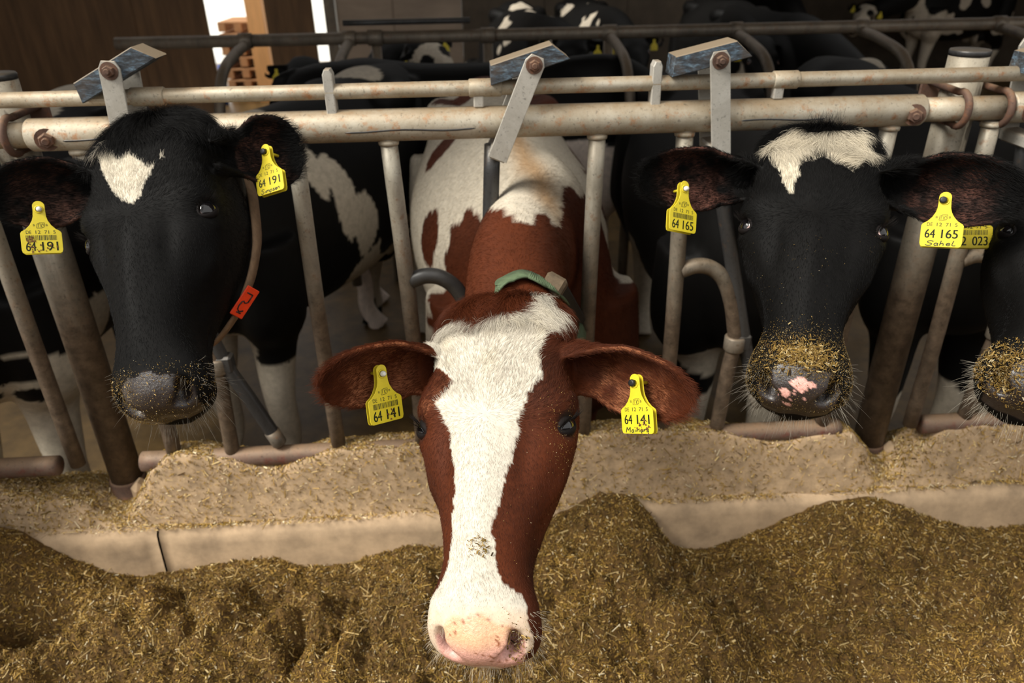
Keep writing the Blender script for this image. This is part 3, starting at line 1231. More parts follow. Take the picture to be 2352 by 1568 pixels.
    o = mk('body', np.concatenate(Vs), Fs, None, root, col=np.concatenate(Cs))
    for k in ('coat', 'nose', 'body'):
        o.data.materials.append(MAT[k])
    o.data.polygons.foreach_set('material_index', np.concatenate(ms))
    for s, gz in zip((-1, 1), eye_gaze):
        Ve, Fe, Ce = eyeball(s, gz)
        mk('eye', W(Ve), Fe, MAT['eye'], root, col=Ce)
    if body_hair:
        cb = Vb[Tb].mean(1)
        nb = unit(np.cross(Vb[Tb[:, 1]] - Vb[Tb[:, 0]], Vb[Tb[:, 2]] - Vb[Tb[:, 0]]))
        kp = np.where((nb * unit(CAM - cb)).sum(1) > -.2, 1.0, 0.0) * ((cb - O) @ S < 1.5) * (cb[:, 2] > .6)
        P, Nn, _ = sample_surface(Vb, Tb, body_hair, kp)
        qq = np.c_[(P - O) @ S, (P - O) @ L, P[:, 2]]
        cl = body_col(qq, Nn, Loc(P)) * rng.uniform(.8, 1.15, (len(P), 1))
        D = S * .8 + np.array([0, 0, -.7]) + rng.normal(0, .22, P.shape)
        D = unit(D - Nn * (D * Nn).sum(1)[:, None])
        crest = np.exp(-(qq[:, 1] / .04) ** 2) * (qq[:, 2] > 1.25)
        hair_object('body_hair', P, D, Nn, rng.uniform(.010, .018, len(P)) + .012 * crest, .00026, np.clip(cl, 0, .9), MAT['fur'], root, .3, .001, .2)
    # ---- fur
    cent = W(V[Th].mean(1))
    view = unit(CAM - cent)
    fN = unit(np.cross(V[Th[:, 1]] - V[Th[:, 0]], V[Th[:, 2]] - V[Th[:, 0]])) @ M.T
    keep = np.where((fN * view).sum(1) > -.3, 1.0, .12) * (1 - np.clip(nm[Th].mean(1) * 1.6, 0, 1))
    for s in (-1, 1):
        dd = np.linalg.norm(V[Th].mean(1) - mirror(EYE_C + EYE_N * .016, s), axis=1)
        keep = keep * (dd > .019)
        dd = np.linalg.norm(np.c_[V[Th].mean(1)] - np.array([s * .050, .511, -.072]), axis=1)
        keep = keep * (dd > .011)
    keep = keep * np.where(V[Th].mean(1)[:, 1] < .07, 1.5, 1.0)
    P, Nn, _ = sample_surface(V, Th, n_hair, keep)
    x, y, z = P.T
    i2, t2 = ear_info(P)
    colr = head_col(P, Nn, i2, t2)
    yw = .212
    s1 = np.clip((y - yw) / .045, -1, 1)
    dx = np.sign(x) * np.minimum(np.abs(x) / .05, 1)
    D = np.c_[dx * (.25 + .75 * (1 - np.abs(s1))), s1 + .15, np.zeros(len(P))]
    sidew = sstep(-.03, -.10, z)
    D = D * (1 - sidew[:, None]) + sidew[:, None] * np.c_[dx * .2, .35 + 0 * x, -.9 + 0 * x]
    pol = 1 - sstep(.015, .075, y)
    front = np.clip(Nn[:, 2] * 1.2 + .3, 0, 1)
    D = D * (1 - pol[:, None]) + pol[:, None] * np.c_[dx * .7, .9 * front + .1, .25 - .5 * (1 - front)]
    # swirling locks
    sw = np.c_[vnoise(P, 22, seed + 3, 2), vnoise(P, 22, seed + 4, 2), vnoise(P, 22, seed + 5, 2)]
    amt = .35 + 1.0 * (1 - sstep(.05, .20, y))
    D = unit(D) + sw * amt[:, None]
    for k in (0, 1):
        on = i2 == k
        d = unit(EL[k][1] - EL[k][0])
        D[on] = d + sw[on] * .5 + EL[k][2] * .25
    D = D - Nn * (D * Nn).sum(1)[:, None]
    D = unit(unit(D) + rng.normal(0, .16, D.shape))
    ln = .0075 + .006 * (1 - sstep(.15, .24, y)) * sstep(-.08, -.02, z) + .012 * (1 - sstep(.02, .09, y)) * sstep(-.12, -.04, z)
    if poll_tuft:
        ln = ln + poll_tuft(P)
    on = i2 >= 0
    ln = np.where(on, .011 + .010 * sstep(.6, 1, t2), ln)
    lift = np.where(on, .45, .30 + .25 * (1 - sstep(.03, .12, y)))
    nose_near = sstep(.44, .48, y)
    ln = ln * (1 - .45 * nose_near)
    ln = ln * rng.uniform(.7, 1.25, len(P))
    curl = .0008 + .5 * np.clip(ln - .016, 0, .03) * .35
    bri = rng.uniform(.74, 1.16, len(P))[:, None] * (1 + .25 * vnoise(P, 30, seed + 9, 2))[:, None]
    if (colr.mean() > 0) and hair_len:
        ln = ln * hair_len
    hair_object('coat_hair', W(P), D @ M.T, Nn @ M.T, ln, .00016, np.clip(colr * bri, 0, .95), MAT['fur'], root, lift, curl, .35)
    # lashes
    la_r, la_d, la_n = [], [], []
    for s in (-1, 1):
        n, a, u = mirror(EYE_N, s), mirror(EYE_LONG, s), mirror(EYE_UP, s)
        for j in range(70):
            ph = rng.uniform(.25, math.pi - .15)
            oa, ob = .80 * math.cos(ph), lids[0] * math.sin(ph) ** 1.25
            th = math.hypot(oa, ob)
            dp = math.atan2(ob, oa)
            r = mirror(EYE_C, s) + (EYE_R + .002) * (math.cos(th) * n + math.sin(th) * (math.cos(dp) * a + math.sin(dp) * u))
            la_r.append(r)
            la_d.append(n * .8 + a * math.cos(dp) * .5 + u * .35 + rng.normal(0, .12, 3))
            la_n.append(u)
    hair_object('eyelash', W(np.array(la_r)), unit(np.array(la_d)) @ M.T, unit(np.array(la_n)) @ M.T, rng.uniform(.014, .026, len(la_r)), .00022,
                np.tile(srgb(22, 18, 16), (len(la_r), 1)), MAT['fur'], root, -.15, 0.0, .1)
    # whiskers
    wk = np.zeros(len(Th))
    c3 = V[Th].mean(1)
    wk = (sstep(.45, .475, c3[:, 1]) * (c3[:, 2] < -.055) * (1 - nm[Th].mean(1)))
    nw = 420
    P, Nn, _ = sample_surface(V, Th, nw, wk + 1e-9)
    D = unit(Nn * .9 + np.array([0, .35, 0]) + rng.normal(0, .25, Nn.shape))
    chin = P[:, 2] < -.10
    hair_object('whisker', W(P), D @ M.T, Nn @ M.T, np.where(chin, rng.uniform(.012, .035, nw), rng.uniform(.006, .020, nw)) * np.where(rng.random(nw) < .12, 1.9, 1), .00014,
                (whisker if whisker is not None else srgb(190, 180, 160)) * rng.uniform(.6, 1.1, (nw, 1)), MAT['fur'], root, .1, .003, .3)
    return dict(root=root, V=V, T=Th, M=M, t=t, W=W, Loc=Loc, N=Nh, EL=EL, fr=fr)


def head_pose(p, ydir, zdir, at=(0, .2, 0)):
    """Rotation and offset that put head-space point 'at' on p with the face running along ydir and looking along zdir."""
    y = unit(ydir)
    z = np.array(zdir, float)
    z = unit(z - y * (z @ y))
    x = np.cross(y, z)
    Mh = np.c_[x, y, z]
    return Mh, np.array(p) - Mh @ np.array(at, float)


def far_cow(label, p, ydir, zdir, O, bdir, hcol, bcol, tags=(1, 1), group=None, voxel=.015, neck_mid=None, name='cow', lying=False):
    """A cow further back: one closed mesh, eyes and blank-looking far ear tags as parts."""
    Mh, t = head_pose(p, ydir, zdir)
    W = lambda P: np.asarray(P) @ Mh.T + t
    Loc = lambda P: (np.asarray(P) - t) @ Mh
    root = thing(name, (O[0], O[1], 0), label, 'cow', group)
    V, F, N = head_loft(70, 60)
    V = head_features(V, N)
    parts = [(W(V), F)]
    ears = []
    for s in (-1, 1):
        rt = np.array([s * .09, .068, -.07])
        tp = rt + np.array([s * .185, .035, -.03])
        fc = np.array([0, .5, 1.0])
        Ve, Fe = ear_mesh(rt, tp, fc, width=.056, nu=18, nv=14, th=.016)
        parts.append((W(Ve), Fe))
        ears.append((rt, tp))
    nk1, nk0 = W([0, .045, -.165]), W([0, .085, -.135])
    O = np.array([O[0], O[1], -.50 if lying else 0.0])
    S = -unit(np.array([bdir[0], bdir[1], 0.0]))
    w0 = O + S * .42 + [0, 0, 1.14]
    w1 = O + S * .10 + [0, 0, 1.20]
    mid = (w1 + nk1) / 2 + [0, 0, .03] if neck_mid is None else np.array(neck_mid)
    Vb, Fb, fr = cow_body(O, bdir, [w0, w1, mid, nk1, nk0], ([.16, .125, .105, .092], [.26, .19, .135, .105]), legs=not lying, tail=not lying)
    parts.append((Vb, Fb))
    V, F = merge(*parts)
    V, F = remesh(V, F, voxel, 2)
    T = tri_arrays(V, F)
    N, _ = vertex_normals(V, T)
    O, S, L = fr
    Q = np.c_[(V - O) @ S, (V - O) @ L, V[:, 2]]
    H = Loc(V)
    ish = (H[:, 1] > -.06) & (H[:, 2] > -.22) & (np.abs(H[:, 0]) < .34) & (H[:, 1] < .6) & (H[:, 2] < .12)
    ei = np.where((np.abs(H[:, 0]) > .13) & ish, 1, -1)
    C = np.where(ish[:, None], hcol(H, N, ei, 0 * V[:, 0]), bcol(Q, N, H))
    nm = nose_mask(H) * ish
    C = C * (1 - nm[:, None]) + SLATE * nm[:, None]
    mk('body', V, F, MAT['body'], root, col=C)
    for s in (-1, 1):
        Ve, Fe, Ce = eyeball(s)
        mk('eye', W(mirror(EYE_C, s) + (Ve - mirror(EYE_C, s)) * 1.12), Fe, MAT['eye'], root, col=Ce)
    for (rt, tp), on in zip(ears, tags):
        if on:
            c = W(rt + (tp - rt) * .5 + [0, .01, .028])
            dn = unit(np.array([0, 0, -1.0]) + Mh[:, 1] * .2)
            fc = unit(Mh[:, 2] + Mh[:, 1] * .3)
            k = (c, dn, fc)
            fc = unit(fc - dn * (fc @ dn))
            X = np.cross(fc, -dn)
            out = [(-.009, .008), (-.009, -.015), (-.029, -.04), (-.029, -.078), (.029, -.078), (.029, -.04), (.009, -.015), (.009, .008)]
            mk('ear_tag', *prism(out, 0, .003, X, -dn, fc, c), MAT['tagm'], root, smooth=False)
    return root
# ------------------------------------------------------------------ the barn
def struct(o):
    o['kind'] = 'structure'
    return o


def quad_box(name, lo, hi, mat, parent=None, bev=.004):
    return mk(name, *box(lo, hi, bev), mat, parent, smooth=False)


wood_dark = plain_mat('plywood_brown', srgb(98, 74, 50), 0.7, var=0.42, scale=3.2, stretch=(3.5, 1, .35), bmp=.1)
wood_post = plain_mat('pale_timber', srgb(226, 170, 112), 0.7, var=0.12, scale=6, stretch=(3, 3, .4))
plaster = plain_mat('grey_board', srgb(150, 134, 118), 0.8, var=0.22, scale=3, stretch=(.5, 1, 1.6))
dark_board = plain_mat('dark_board', srgb(84, 74, 62), 0.85, var=0.3, scale=3)
slurry = plain_mat('wet_slatted_floor', srgb(104, 82, 48), 0.38, var=0.5, scale=7, bmp=.6, spec=.5)
concrete = plain_mat('trodden_concrete', srgb(182, 156, 125), 0.9, var=0.32, scale=11, bmp=.5)
alley_mat = plain_mat('feed_alley_concrete', srgb(120, 104, 84), 0.9, var=0.25, scale=9, bmp=.4)
yard_mat = plain_mat('pale_yard', srgb(232, 230, 222), 0.9, var=0.05, scale=.6)
roof_mat = plain_mat('roof_boards', srgb(96, 80, 62), 0.85, var=0.3, scale=3, stretch=(.4, 3, 1))

struct(quad_box('floor', (-7, .13, -.12), (11, 13, 0), slurry))
struct(quad_box('ground_alley', (-9, -9, .0), (12, -.17, .16), alley_mat))
struct(quad_box('ground_yard', (-30, 7.55, -.2), (12, 75, -.01), yard_mat))
ROOF_Y = -.22
struct(quad_box('ceiling', (-7.2, ROOF_Y, 3.2), (11.2, 4.4, 3.3), roof_mat))
struct(quad_box('ceiling', (-7.2, 5.7, 3.2), (11.2, 7.6, 3.3), roof_mat))  # open strip before this slab is added to let daylight onto the back
struct(quad_box('ceiling', (2.2, 7.6, 3.2), (11.2, 13, 3.3), roof_mat))
struct(quad_box('wall_light_block', (-9, -6.2, 0), (12, -6.0, 3.0), dark_board))  # unseen wall added behind the camera to cut low skylight and darken the interior

WY = 7.4


def wx(px, py=60):
    return at_Y(px, py, WY)[0]


wl = thing('wall_back', (-3, WY, 0), 'brown plywood wall and grey boards at the back of the barn', 'wall')
del wl['label'], wl['category']
wl['kind'] = 'structure'
xs = [-7.0, wx(-640), wx(-160), wx(312), wx(478)]
for a, b in zip(xs[:-1], xs[1:]):
    j = rng.uniform(0, .012)
    quad_box('panel', (a, WY + j, 0), (b - .0005, WY + .03 + j, 3.2), wood_dark, wl, .008)
quad_box('panel', (wx(612), WY + .02, 0), (wx(722), WY + .05, 3.2), wood_dark, wl, .008)
x0 = wx(776)
for px in (905, 1062):
    x1 = wx(px)
    quad_box('panel', (x0, WY + rng.uniform(0, .02), 0), (x1 - .0005, WY + .05, 3.2), plaster, wl, .008)
    x0 = x1
for px in (1250, 1440, 1600):
    x1 = wx(px)
    quad_box('panel', (x0, WY + rng.uniform(0, .02), 0), (x1 - .0005, WY + .05, 3.2), dark_board, wl, .008)
    x0 = x1
quad_box('lintel', (xs[-1], WY, 2.9), (wx(776), WY + .12, 3.2), wood_dark, wl)
struct(quad_box('wall_left', (-7.2, .2, 0), (-7.0, 13, 3.2), wood_dark))
struct(quad_box('wall_right', (11.0, .2, 0), (11.2, 13, 3.2), dark_board))
wf = thing('wall_far', (6, 10.5, 0), '', '')
del wf['label'], wf['category']
wf['kind'] = 'structure'
for i in range(8):
    quad_box('panel', (x0 + i * 1.2, 10.5 + rng.uniform(0, .02), 0), (x0 + i * 1.2 + 1.1995, 10.56, 3.2), dark_board, wf)
struct(quad_box('wall_return', (x0 - .05, WY + .06, 0), (x0, 10.5, 3.2), dark_board))
tag(quad_box('timber_post', (at_Y(569, 60, 9.0)[0], 9.0, 0), (at_Y(607, 60, 9.0)[0], 9.16, 3.0), wood_post), 'pale wooden post at the edge of the bright doorway', 'post')
tag(quad_box('steel_column', (wx(750), WY - .05, 0), (wx(774), WY + .08, 3.2), MAT['zinc_low']), 'grey steel column between the bright slit and the grey boards', 'column')

# outside the doorway
pal = thing('pallet_stack', at_Z(592, 200, 0) * [1, 0, 0] + [0, 9.2, 0], 'stack of wooden pallets outside the bright doorway', 'pallets')
pw = plain_mat('pallet_wood', srgb(176, 132, 92), 0.8, var=.2, scale=8)
px0 = at_Y(520, 170, 9.2)[0]
for i in range(7):
    z = i * .15
    for k in range(3):
        quad_box('block', (px0 + k * .22, 9.2, z), (px0 + k * .22 + .1, 10.0, z + .10), pw, pal)
    for k in range(5):
        quad_box('slat', (px0, 9.2 + k * .17, z + .10), (px0 + .54, 9.29 + k * .17, z + .125), pw, pal)
bl = mk('fence_post', *tube([at_Y(508, 190, 8.9) * [1, 1, 0], at_Y(508, 150, 8.9)], .05, 12), plain_mat('blue_paint', srgb(60, 92, 176), .6))
tag(bl, 'blue post outside the doorway beside the pallets', 'post')
gm = plain_mat('leaf_green', srgb(132, 176, 92), .7, var=.3, scale=9)
lv = []
cen = at_Y(566, 175, 11.4)
for i in range(420):
    p = np.array([cen[0] + .25, 11.4, 0]) + [rng.normal(0, .22), rng.normal(0, .2), abs(rng.normal(0, .22)) + .02]
    d, n = unit(rng.normal(0, 1, 3)), unit(rng.normal(0, 1, 3))
    s = unit(np.cross(d, n))
    n = np.cross(s, d)
    h = rng.uniform(.04, .09)
    lv.append((np.array([p, p + d * h * .5 + s * h * .3 + n * .006, p + d * h, p + d * h * .5 - s * h * .3 + n * .006]), [[0, 1, 2], [0, 2, 3]]))
tag(mk('weeds', *merge(*lv), gm, None, False), 'light green weeds growing outside behind the pallets', 'weeds', kind='stuff')

# ------------------------------------------------------------------ the feed fence
FY = -.09
ZR, ZB, ZC = 1.572, .648, 1.649
RR = .0365
PX = (-1.085, 1.222)
F_X = [-1.60, -.885, -.18, .522, 1.275, 1.98]
G_X = [-1.12, -.410, .300, 1.010, 1.73]


def P3(x, z, y=FY):
    return np.array([x, y, z])


fid = 0


def fence_panel(x0, x1, fx, gx, label, open_=()):
    r = thing('feed_fence', ((x0 + x1) / 2, FY, .45), label, 'fence', 'feed fence panels')
    a = tube([P3(x0, ZR), P3(x0 + .004, ZR), P3(x1 - .004, ZR), P3(x1, ZR)], [RR - .003, RR, RR, RR - .003], 28, bore=.029)
    mk('top_rail', *a, MAT['zinc'], r)
    n = 60
    xx = np.linspace(x0 + .02, x1 - .02, n)
    a = tube([P3(x, ZB) for x in xx], .029, 16)
    mk('bottom_rail', *a, MAT['redpipe'], r)
    for xs0, xs1 in ((-.30, .03), (.62, .84), (-.915, -.80)):
        if x0 < xs0 < x1:
            mk('scrape_mark', *tube([P3(xx, ZR - .006 + .002 * math.sin(xx * 30), FY - RR + .0023) for xx in np.linspace(xs0, xs1, 12)], np.r_[.0005, np.full(10, .0028), .0005], 8), MAT['dark_tube'], r)
    for x in gx:
        p = [P3(x, ZR - RR + .006), P3(x - .006, 1.1), P3(x - .006, ZB)]
        mk('bar', *tube(catmull(p, 8), .0205, 18), MAT['upright'], r)
        mk('weld', *lathe([(.0235, -.006), (.0245, 0), (.022, .006)], P3(x, ZR - RR - .002), (0, 0, 1), 18), MAT['zinc'], r)
    for x in fx:
        p = [P3(x - .012, ZR - RR + .006), P3(x, 1.2), P3(x + .006, .9), P3(x + .004, ZB)]
        b = mk('bar', *tube(catmull(p, 10), .0205, 18), MAT['upright'], r)
        mk('weld', *lathe([(.0235, -.006), (.0245, 0), (.022, .006)], P3(x - .012, ZR - RR - .002), (0, 0, 1), 18), MAT['zinc'], r)
        p = [P3(x + .012, 1.178), P3(x + .05, 1.19), P3(x + .09, 1.183), P3(x + .128, 1.150), P3(x + .157, 1.085), P3(x + .176, 1.01), P3(x + .184, .955), P3(x + .177, .87), P3(x + .165, ZB)]
        rub = abs(x - F_X[2]) < .01
        mk('arch', *tube(catmull(p, 44), .0205, 18), MAT['rubber'] if rub else MAT['upright'], r)
        mk('pivot_collar', *lathe([(.026, -.022), (.029, -.018), (.029, .018), (.026, .022)], P3(x + .184, .955), (0, 0, 1), 20), MAT['zinc_low'], r)
        mk('pivot_lug', *box((x + .180, FY - .020, .935), (x + .225, FY + .020, .985), .006), MAT['dark_tube'], r, smooth=False)
    return r


def lock_bar(r, top, pivot, foot, strap_bot, strap_top, blk, dark=True):
    """Swinging neck bar with its flat straps, bolt and painted counterweight block."""
    b = mk('lock_bar', *tube(catmull([P3(*top), P3((top[0] + pivot[0]) / 2, (top[1] + pivot[1]) / 2), P3(*pivot), P3((foot[0] + pivot[0]) / 2, (foot[1] + pivot[1]) / 2), P3(*foot)], 16), .0195, 18), MAT['dark_tube'] if dark else MAT['zinc_low'], r)
    d = unit(P3(*foot) - P3((foot[0] + pivot[0]) / 2, (foot[1] + pivot[1]) / 2))
    mk('end_cap', *tube([P3(*foot) - d * .045, P3(*foot), P3(*foot) + d * .006], [.0215, .0215, .017], 18), MAT['zinc_low'], b)
    s0, s1 = np.array(strap_bot), np.array(strap_top)
    u = unit(s1 - s0)
    X3, Z3 = np.array([u[1], 0, -u[0]]), np.array([u[0], 0, u[1]])
    Ls = np.linalg.norm(s1 - s0)
    hw = .0225
    out = [(-hw, 0), (hw, 0), (hw, Ls + .004), (hw * .62, Ls + .020), (-hw * .62, Ls + .020), (-hw, Ls + .004)]
    for y0 in (FY - RR - .016, FY + RR + .010):
        mk('strap', *prism(out, 0, .006, X3, Z3, np.array([0, 1.0, 0]), np.array([s0[0], y0, s0[1]]), .001), MAT['strap'], b, smooth=False)
    mk('strap_foot', *box((-hw + .001, .003, -.004), (hw - .001, 2 * RR + .030, .026), .004, frame=[X3, [0, 1, 0], Z3], org=(s0[0], FY - RR - .016, s0[1])), MAT['strap'], b, smooth=False)
    c = np.array([s1[0], FY - RR - .016, s1[1] + .0])
    mk('bolt', *hexbolt(c, (0, -1, 0), .0125, .011), MAT['rust'], b, smooth=False)
    # block: skewed bar end-cut at an angle
    (a0, a1) = np.array(blk[0]), np.array(blk[1])
    w = unit(a1 - a0)
    v = np.array([-w[1], w[0]])
    h = .042
    L = np.linalg.norm(a1 - a0)
    pl = [(-.008, -h / 2), (L + .016, -h / 2), (L - .014, h / 2), (.004, h / 2)]
    mk('counterweight', *prism(pl, 0, .070, np.array([w[0], 0, w[1]]), np.array([v[0], 0, v[1]]), np.array([0, 1.0, 0]), np.array([a0[0], FY - RR - .006, a0[1]]), .002), MAT['paint'], b, smooth=False)
    mk('bolt_tail', *lathe([(.008, 0), (.008, .10)], c, (0, 1, 0), 10), MAT['rust'], b)
    return b


fmid = fence_panel(-.995, 1.078, F_X[1:4], G_X[1:4], 'steel feed fence panel between the two thick posts')
frt = fence_panel(1.292, 3.2, F_X[4:], G_X[4:], 'steel feed fence panel beyond the capped post, by the cow with tag 023')
flf = fence_panel(-3.1, -1.19, F_X[:1], [G_X[0] - .03], 'steel feed fence panel at the far side of the thick post nearest the plywood wall')
lock_bar(fmid, (-.775, 1.50), (-.692, .99), (-.582, .690), (-.775, 1.50), (-.762, 1.712), ((-.843, 1.667), (-.688, 1.745)))
lock_bar(fmid, (.051, 1.52), (.020, .97), (.0, .70), (.060, 1.497), (.146, 1.702), ((.052, 1.682), (.205, 1.727)))
lock_bar(fmid, (.586, 1.50), (.728, .975), (.80, .75), (.588, 1.487), (.560, 1.702), ((.462, 1.690), (.614, 1.724)))
lock_bar(frt, (1.36, 1.50), (1.468, .975), (1.55, .75), (1.352, 1.487), (1.335, 1.702), ((1.288, 1.676), (1.43, 1.712)))
# upright tabs carrying the control pipe
for r, x in ((fmid, -.312), (fmid, .430), (frt, 1.80), (flf, -1.9)):
    out = [(-.011, 0), (.011, 0), (.011, .085), (.006, .096), (-.006, .096), (-.011, .085)]
    mk('pipe_tab', *prism(out, 0, .034, [1, 0, 0], [0, 0, 1], [0, 1, 0], (x, FY - .017, ZR + RR - .006), .002), MAT['strap'], r, smooth=False)
# scraped weld seams on the rail ends
for r, x, s in ((fmid, -.945, 1), (fmid, 1.045, -1), (frt, 1.325, 1)):
    mk('rail_bolt', *hexbolt(P3(x, ZR - .004, FY - RR + .003), (s * .35, -1, 0), .0165, .020), MAT['rust'], r, smooth=False)

cp = thing('control_pipe', (.1, FY, ZC), 'thin steel control pipe running along above the thick fence rail', 'pipe')
mk('pipe', *tube([P3(-3.1, ZC), P3(3.2, ZC)], .0172, 20), MAT['zinc'], cp)
for x, w in ((.038, .075), (.735, .06), (-.715, .075), (1.48, .07)):
    mk('sleeve', *tube([P3(x - w / 2, ZC), P3(x - w / 2 + .003, ZC), P3(x + w / 2 - .003, ZC), P3(x + w / 2, ZC)], [.0185, .0205, .0205, .0185], 20), MAT['zinc'], cp)
    if w != .075 or x > 0:
        mk('set_screw', *box((x - .028, FY - .014, ZC - .042), (x - .004, FY + .006, ZC - .015), .003), MAT['strap'], cp, smooth=False)
        mk('screw_tip', *lathe([(.005, 0), (.005, .014)], P3(x - .016, ZC - .052), (0, 0, 1), 8), MAT['rust'], cp)

# posts with clamps and inner coupling pipes
for i, (x, lab) in enumerate(zip(PX, ('thick steel post beside the black cow with the white star', 'thick steel post with a flat cap, beside the black cow with the curly white crown'))):
    r = thing('steel_post', (x, 0, .44), lab, 'post')
    zt = 1.690
    mk('post_tube', *tube([(x, 0, .45), (x, 0, zt)], .0455, 28), MAT['upright'], r)
    mk('cap', *lathe([(.0462, -.010), (.0468, 0), (.045, .004)], (x, 0, zt), (0, 0, 1), 28), MAT['dark_tube'], r)
    xa, xb = (-1.21, -.985) if i == 0 else (1.065, 1.305)
    mk('coupling_pipe', *tube([P3(xa, ZR), P3(xb, ZR)], .0285, 24), MAT['zinc'], r)
    for dx in (-.052, .052):
        q = []
        for tt in np.linspace(-.5 * np.pi - .4, .5 * np.pi + .4, 14):
            q.append([x + dx, FY - .036 * math.cos(tt) - .004, ZR + .040 * math.sin(tt)])
        q = [[x + dx, .05, ZR - .040]] + q + [[x + dx, .05, ZR + .040]]
        mk('clamp_bow', *tube(q, .0085, 12, up=(1, 0, 0)), MAT['rust'], r)
    mk('clamp_plate', *box((x - .075, .046, ZR - .055), (x + .075, .054, ZR + .055), .003), MAT['rust'], r, smooth=False)
    z0 = .42
    mk('foot_sleeve', *lathe([(.062, z0), (.062, z0 + .03), (.052, z0 + .034), (.052, z0 + .105), (.0475, z0 + .11)], (x, 0, 0), (0, 0, 1), 28), MAT['rust'], r)
    mk('foot_lug', *box((x + .03, -.075, z0 + .045), (x + .075, -.01, z0 + .125), .02), concrete, r, smooth=False)

# ------------------------------------------------------------------ kerb, dirt and feed
KX = [-3.2, at_Z(345, 1240, .47)[0], 3.3]
KF = -.195
kb = thing('kerb', (0, -.04, 0), '', '')
del kb['label'], kb['category']
kb['kind'] = 'structure'
for a, b in zip(KX[:-1], KX[1:]):
    n = int((b - a) / .03)
    prof = [(.13, 0), (.13, .44), (.11, .465), (0, .475), (-.10, .472), (KF + .045, .470), (KF + .018, .462), (KF + .004, .445), (KF, .42), (KF - .010, .30), (KF - .012, .0)]
    xs_ = np.linspace(a + .003, b - .003, n)
    V = np.array([[xx, y, z] for xx in xs_ for y, z in prof])
    top = sstep(.2, .45, V[:, 2])
    nn = vnoise(V, 9, 3, 4)
    V[:, 2] += top * .010 * nn
    V[:, 1] += .006 * vnoise(V, 7, 12, 3)
    e = np.minimum(V[:, 0] - a, b - V[:, 0])
    V[:, 1] += .014 * np.exp(-e / .025) * (V[:, 1] < 0)
    m = len(prof)
    F = grid_faces(n, m)
    F += [list(range(m)), [(n - 1) * m + j for j in range(m)][::-1]]
    mk('kerb_stone', V, F, concrete, kb)

# trodden dirt banked up round the bottom pipe
def bank_h(x):
    p = np.c_[x, 0 * x, 0 * x]
    h = .208 + .030 * vnoise(p, 3.2, 21, 3)
    for xc, w, d in ((-1.28, .16, .13), (-.60, .10, .045), (.87, .16, .04), (1.5, .22, .04), (-1.06, .11, .19), (1.225, .10, .17)):
        h = h - d * np.exp(-((x - xc) / w) ** 2)
    return np.maximum(h, .004)


nx, ny = 420, 60
gx, gy = np.meshgrid(np.linspace(-3, 3.1, nx), np.linspace(-.166, .125, ny), indexing='ij')
hh = bank_h(gx.ravel()).reshape(gx.shape)
v = np.sign(gy - FY) * np.maximum(np.abs(gy - FY) - .026, 0) / .085
wob = (1 + .28 * vnoise(np.c_[gx.ravel(), 0 * gx.ravel(), 0 * gx.ravel()], 9, 36, 3)).reshape(gx.shape)
prof = np.where(v < 0, np.exp(-(v * 2.75 * wob) ** 2), np.exp(-(v * .75) ** 2))
Z = .470 + hh * prof
P = np.c_[gx.ravel(), gy.ravel(), Z.ravel()]
P[:, 2] += .010 * vnoise(P, 24, 31, 4) * (.3 + prof.ravel())
P[:, 2] = np.where(prof.ravel() < .30, P[:, 2] - .028 * (1 - prof.ravel() / .30), P[:, 2])
bank = mk('dirt_bank', P, np.array(grid_faces(nx, ny, flip=True)), plain_mat('dry_dirt', srgb(174, 148, 116), .95, var=.36, scale=26, bmp=.8))
tag(bank, 'trodden dirt and crumbs banked along the kerb under the fence', 'dirt', kind='stuff')
BANK = (P.reshape(nx, ny, 3))

# the heap of feed
prof_px = [(-900, 1240), (-400, 1215), (-120, 1215), (0, 1222), (50, 1232), (100, 1262), (170, 1290), (250, 1318), (330, 1328), (430, 1312), (540, 1290), (640, 1285), (700, 1302), (790, 1300), (880, 1272), (960, 1248), (1060, 1240), (1200, 1235), (1290, 1185), (1380, 1140), (1440, 1140), (1490, 1170), (1540, 1222), (1640, 1250), (1720, 1232), (1800, 1200), (1900, 1160), (2000, 1147), (2070, 1155), (2150, 1195), (2230, 1215), (2352, 1208), (2600, 1200), (3000, 1210)]
pts = np.array([at_Y(a, b, KF - .012) for a, b in prof_px])


def feed_z(x, y):
    zk = np.interp(x, pts[:, 0], pts[:, 2])
    d = np.clip(KF - .01 - y, 0, 3)
    base = .33 - .10 * sstep(.25, 1.3, d) + .055 * sstep(.04, .22, d) * (1 - sstep(.3, .7, d))
    z = zk + (base - zk) * sstep(0, .24, d)
    p = np.c_[x, y, 0 * x]
    amp = sstep(.03, .16, d)
    z = z + amp * (.085 * vnoise(p, 5.2, 77, 2) + .080 * (np.abs(vnoise(p, 11, 78, 2)) - .25) + .030 * (np.abs(vnoise(p, 26, 80, 2)) - .2)) + .010 * vnoise(p, 60, 79, 2)
    for px, py, r, dep in ((60, 1440, .07, .10), (610, 1400, .06, .05), (700, 1470, .05, .05), (1790, 1440, .09, .07), (2330, 1440, .07, .08), (1560, 1240, .06, .04), (1750, 1560, .07, .06), (1000, 1300, .05, .03), (2090, 1250, .05, .03)):
        c = at_Z(px, py, .33)
        z = z - 1.5 * dep * np.exp(-((x - c[0]) ** 2 / (r * 1.6) ** 2 + (y - c[1]) ** 2 / r ** 2))
    return z


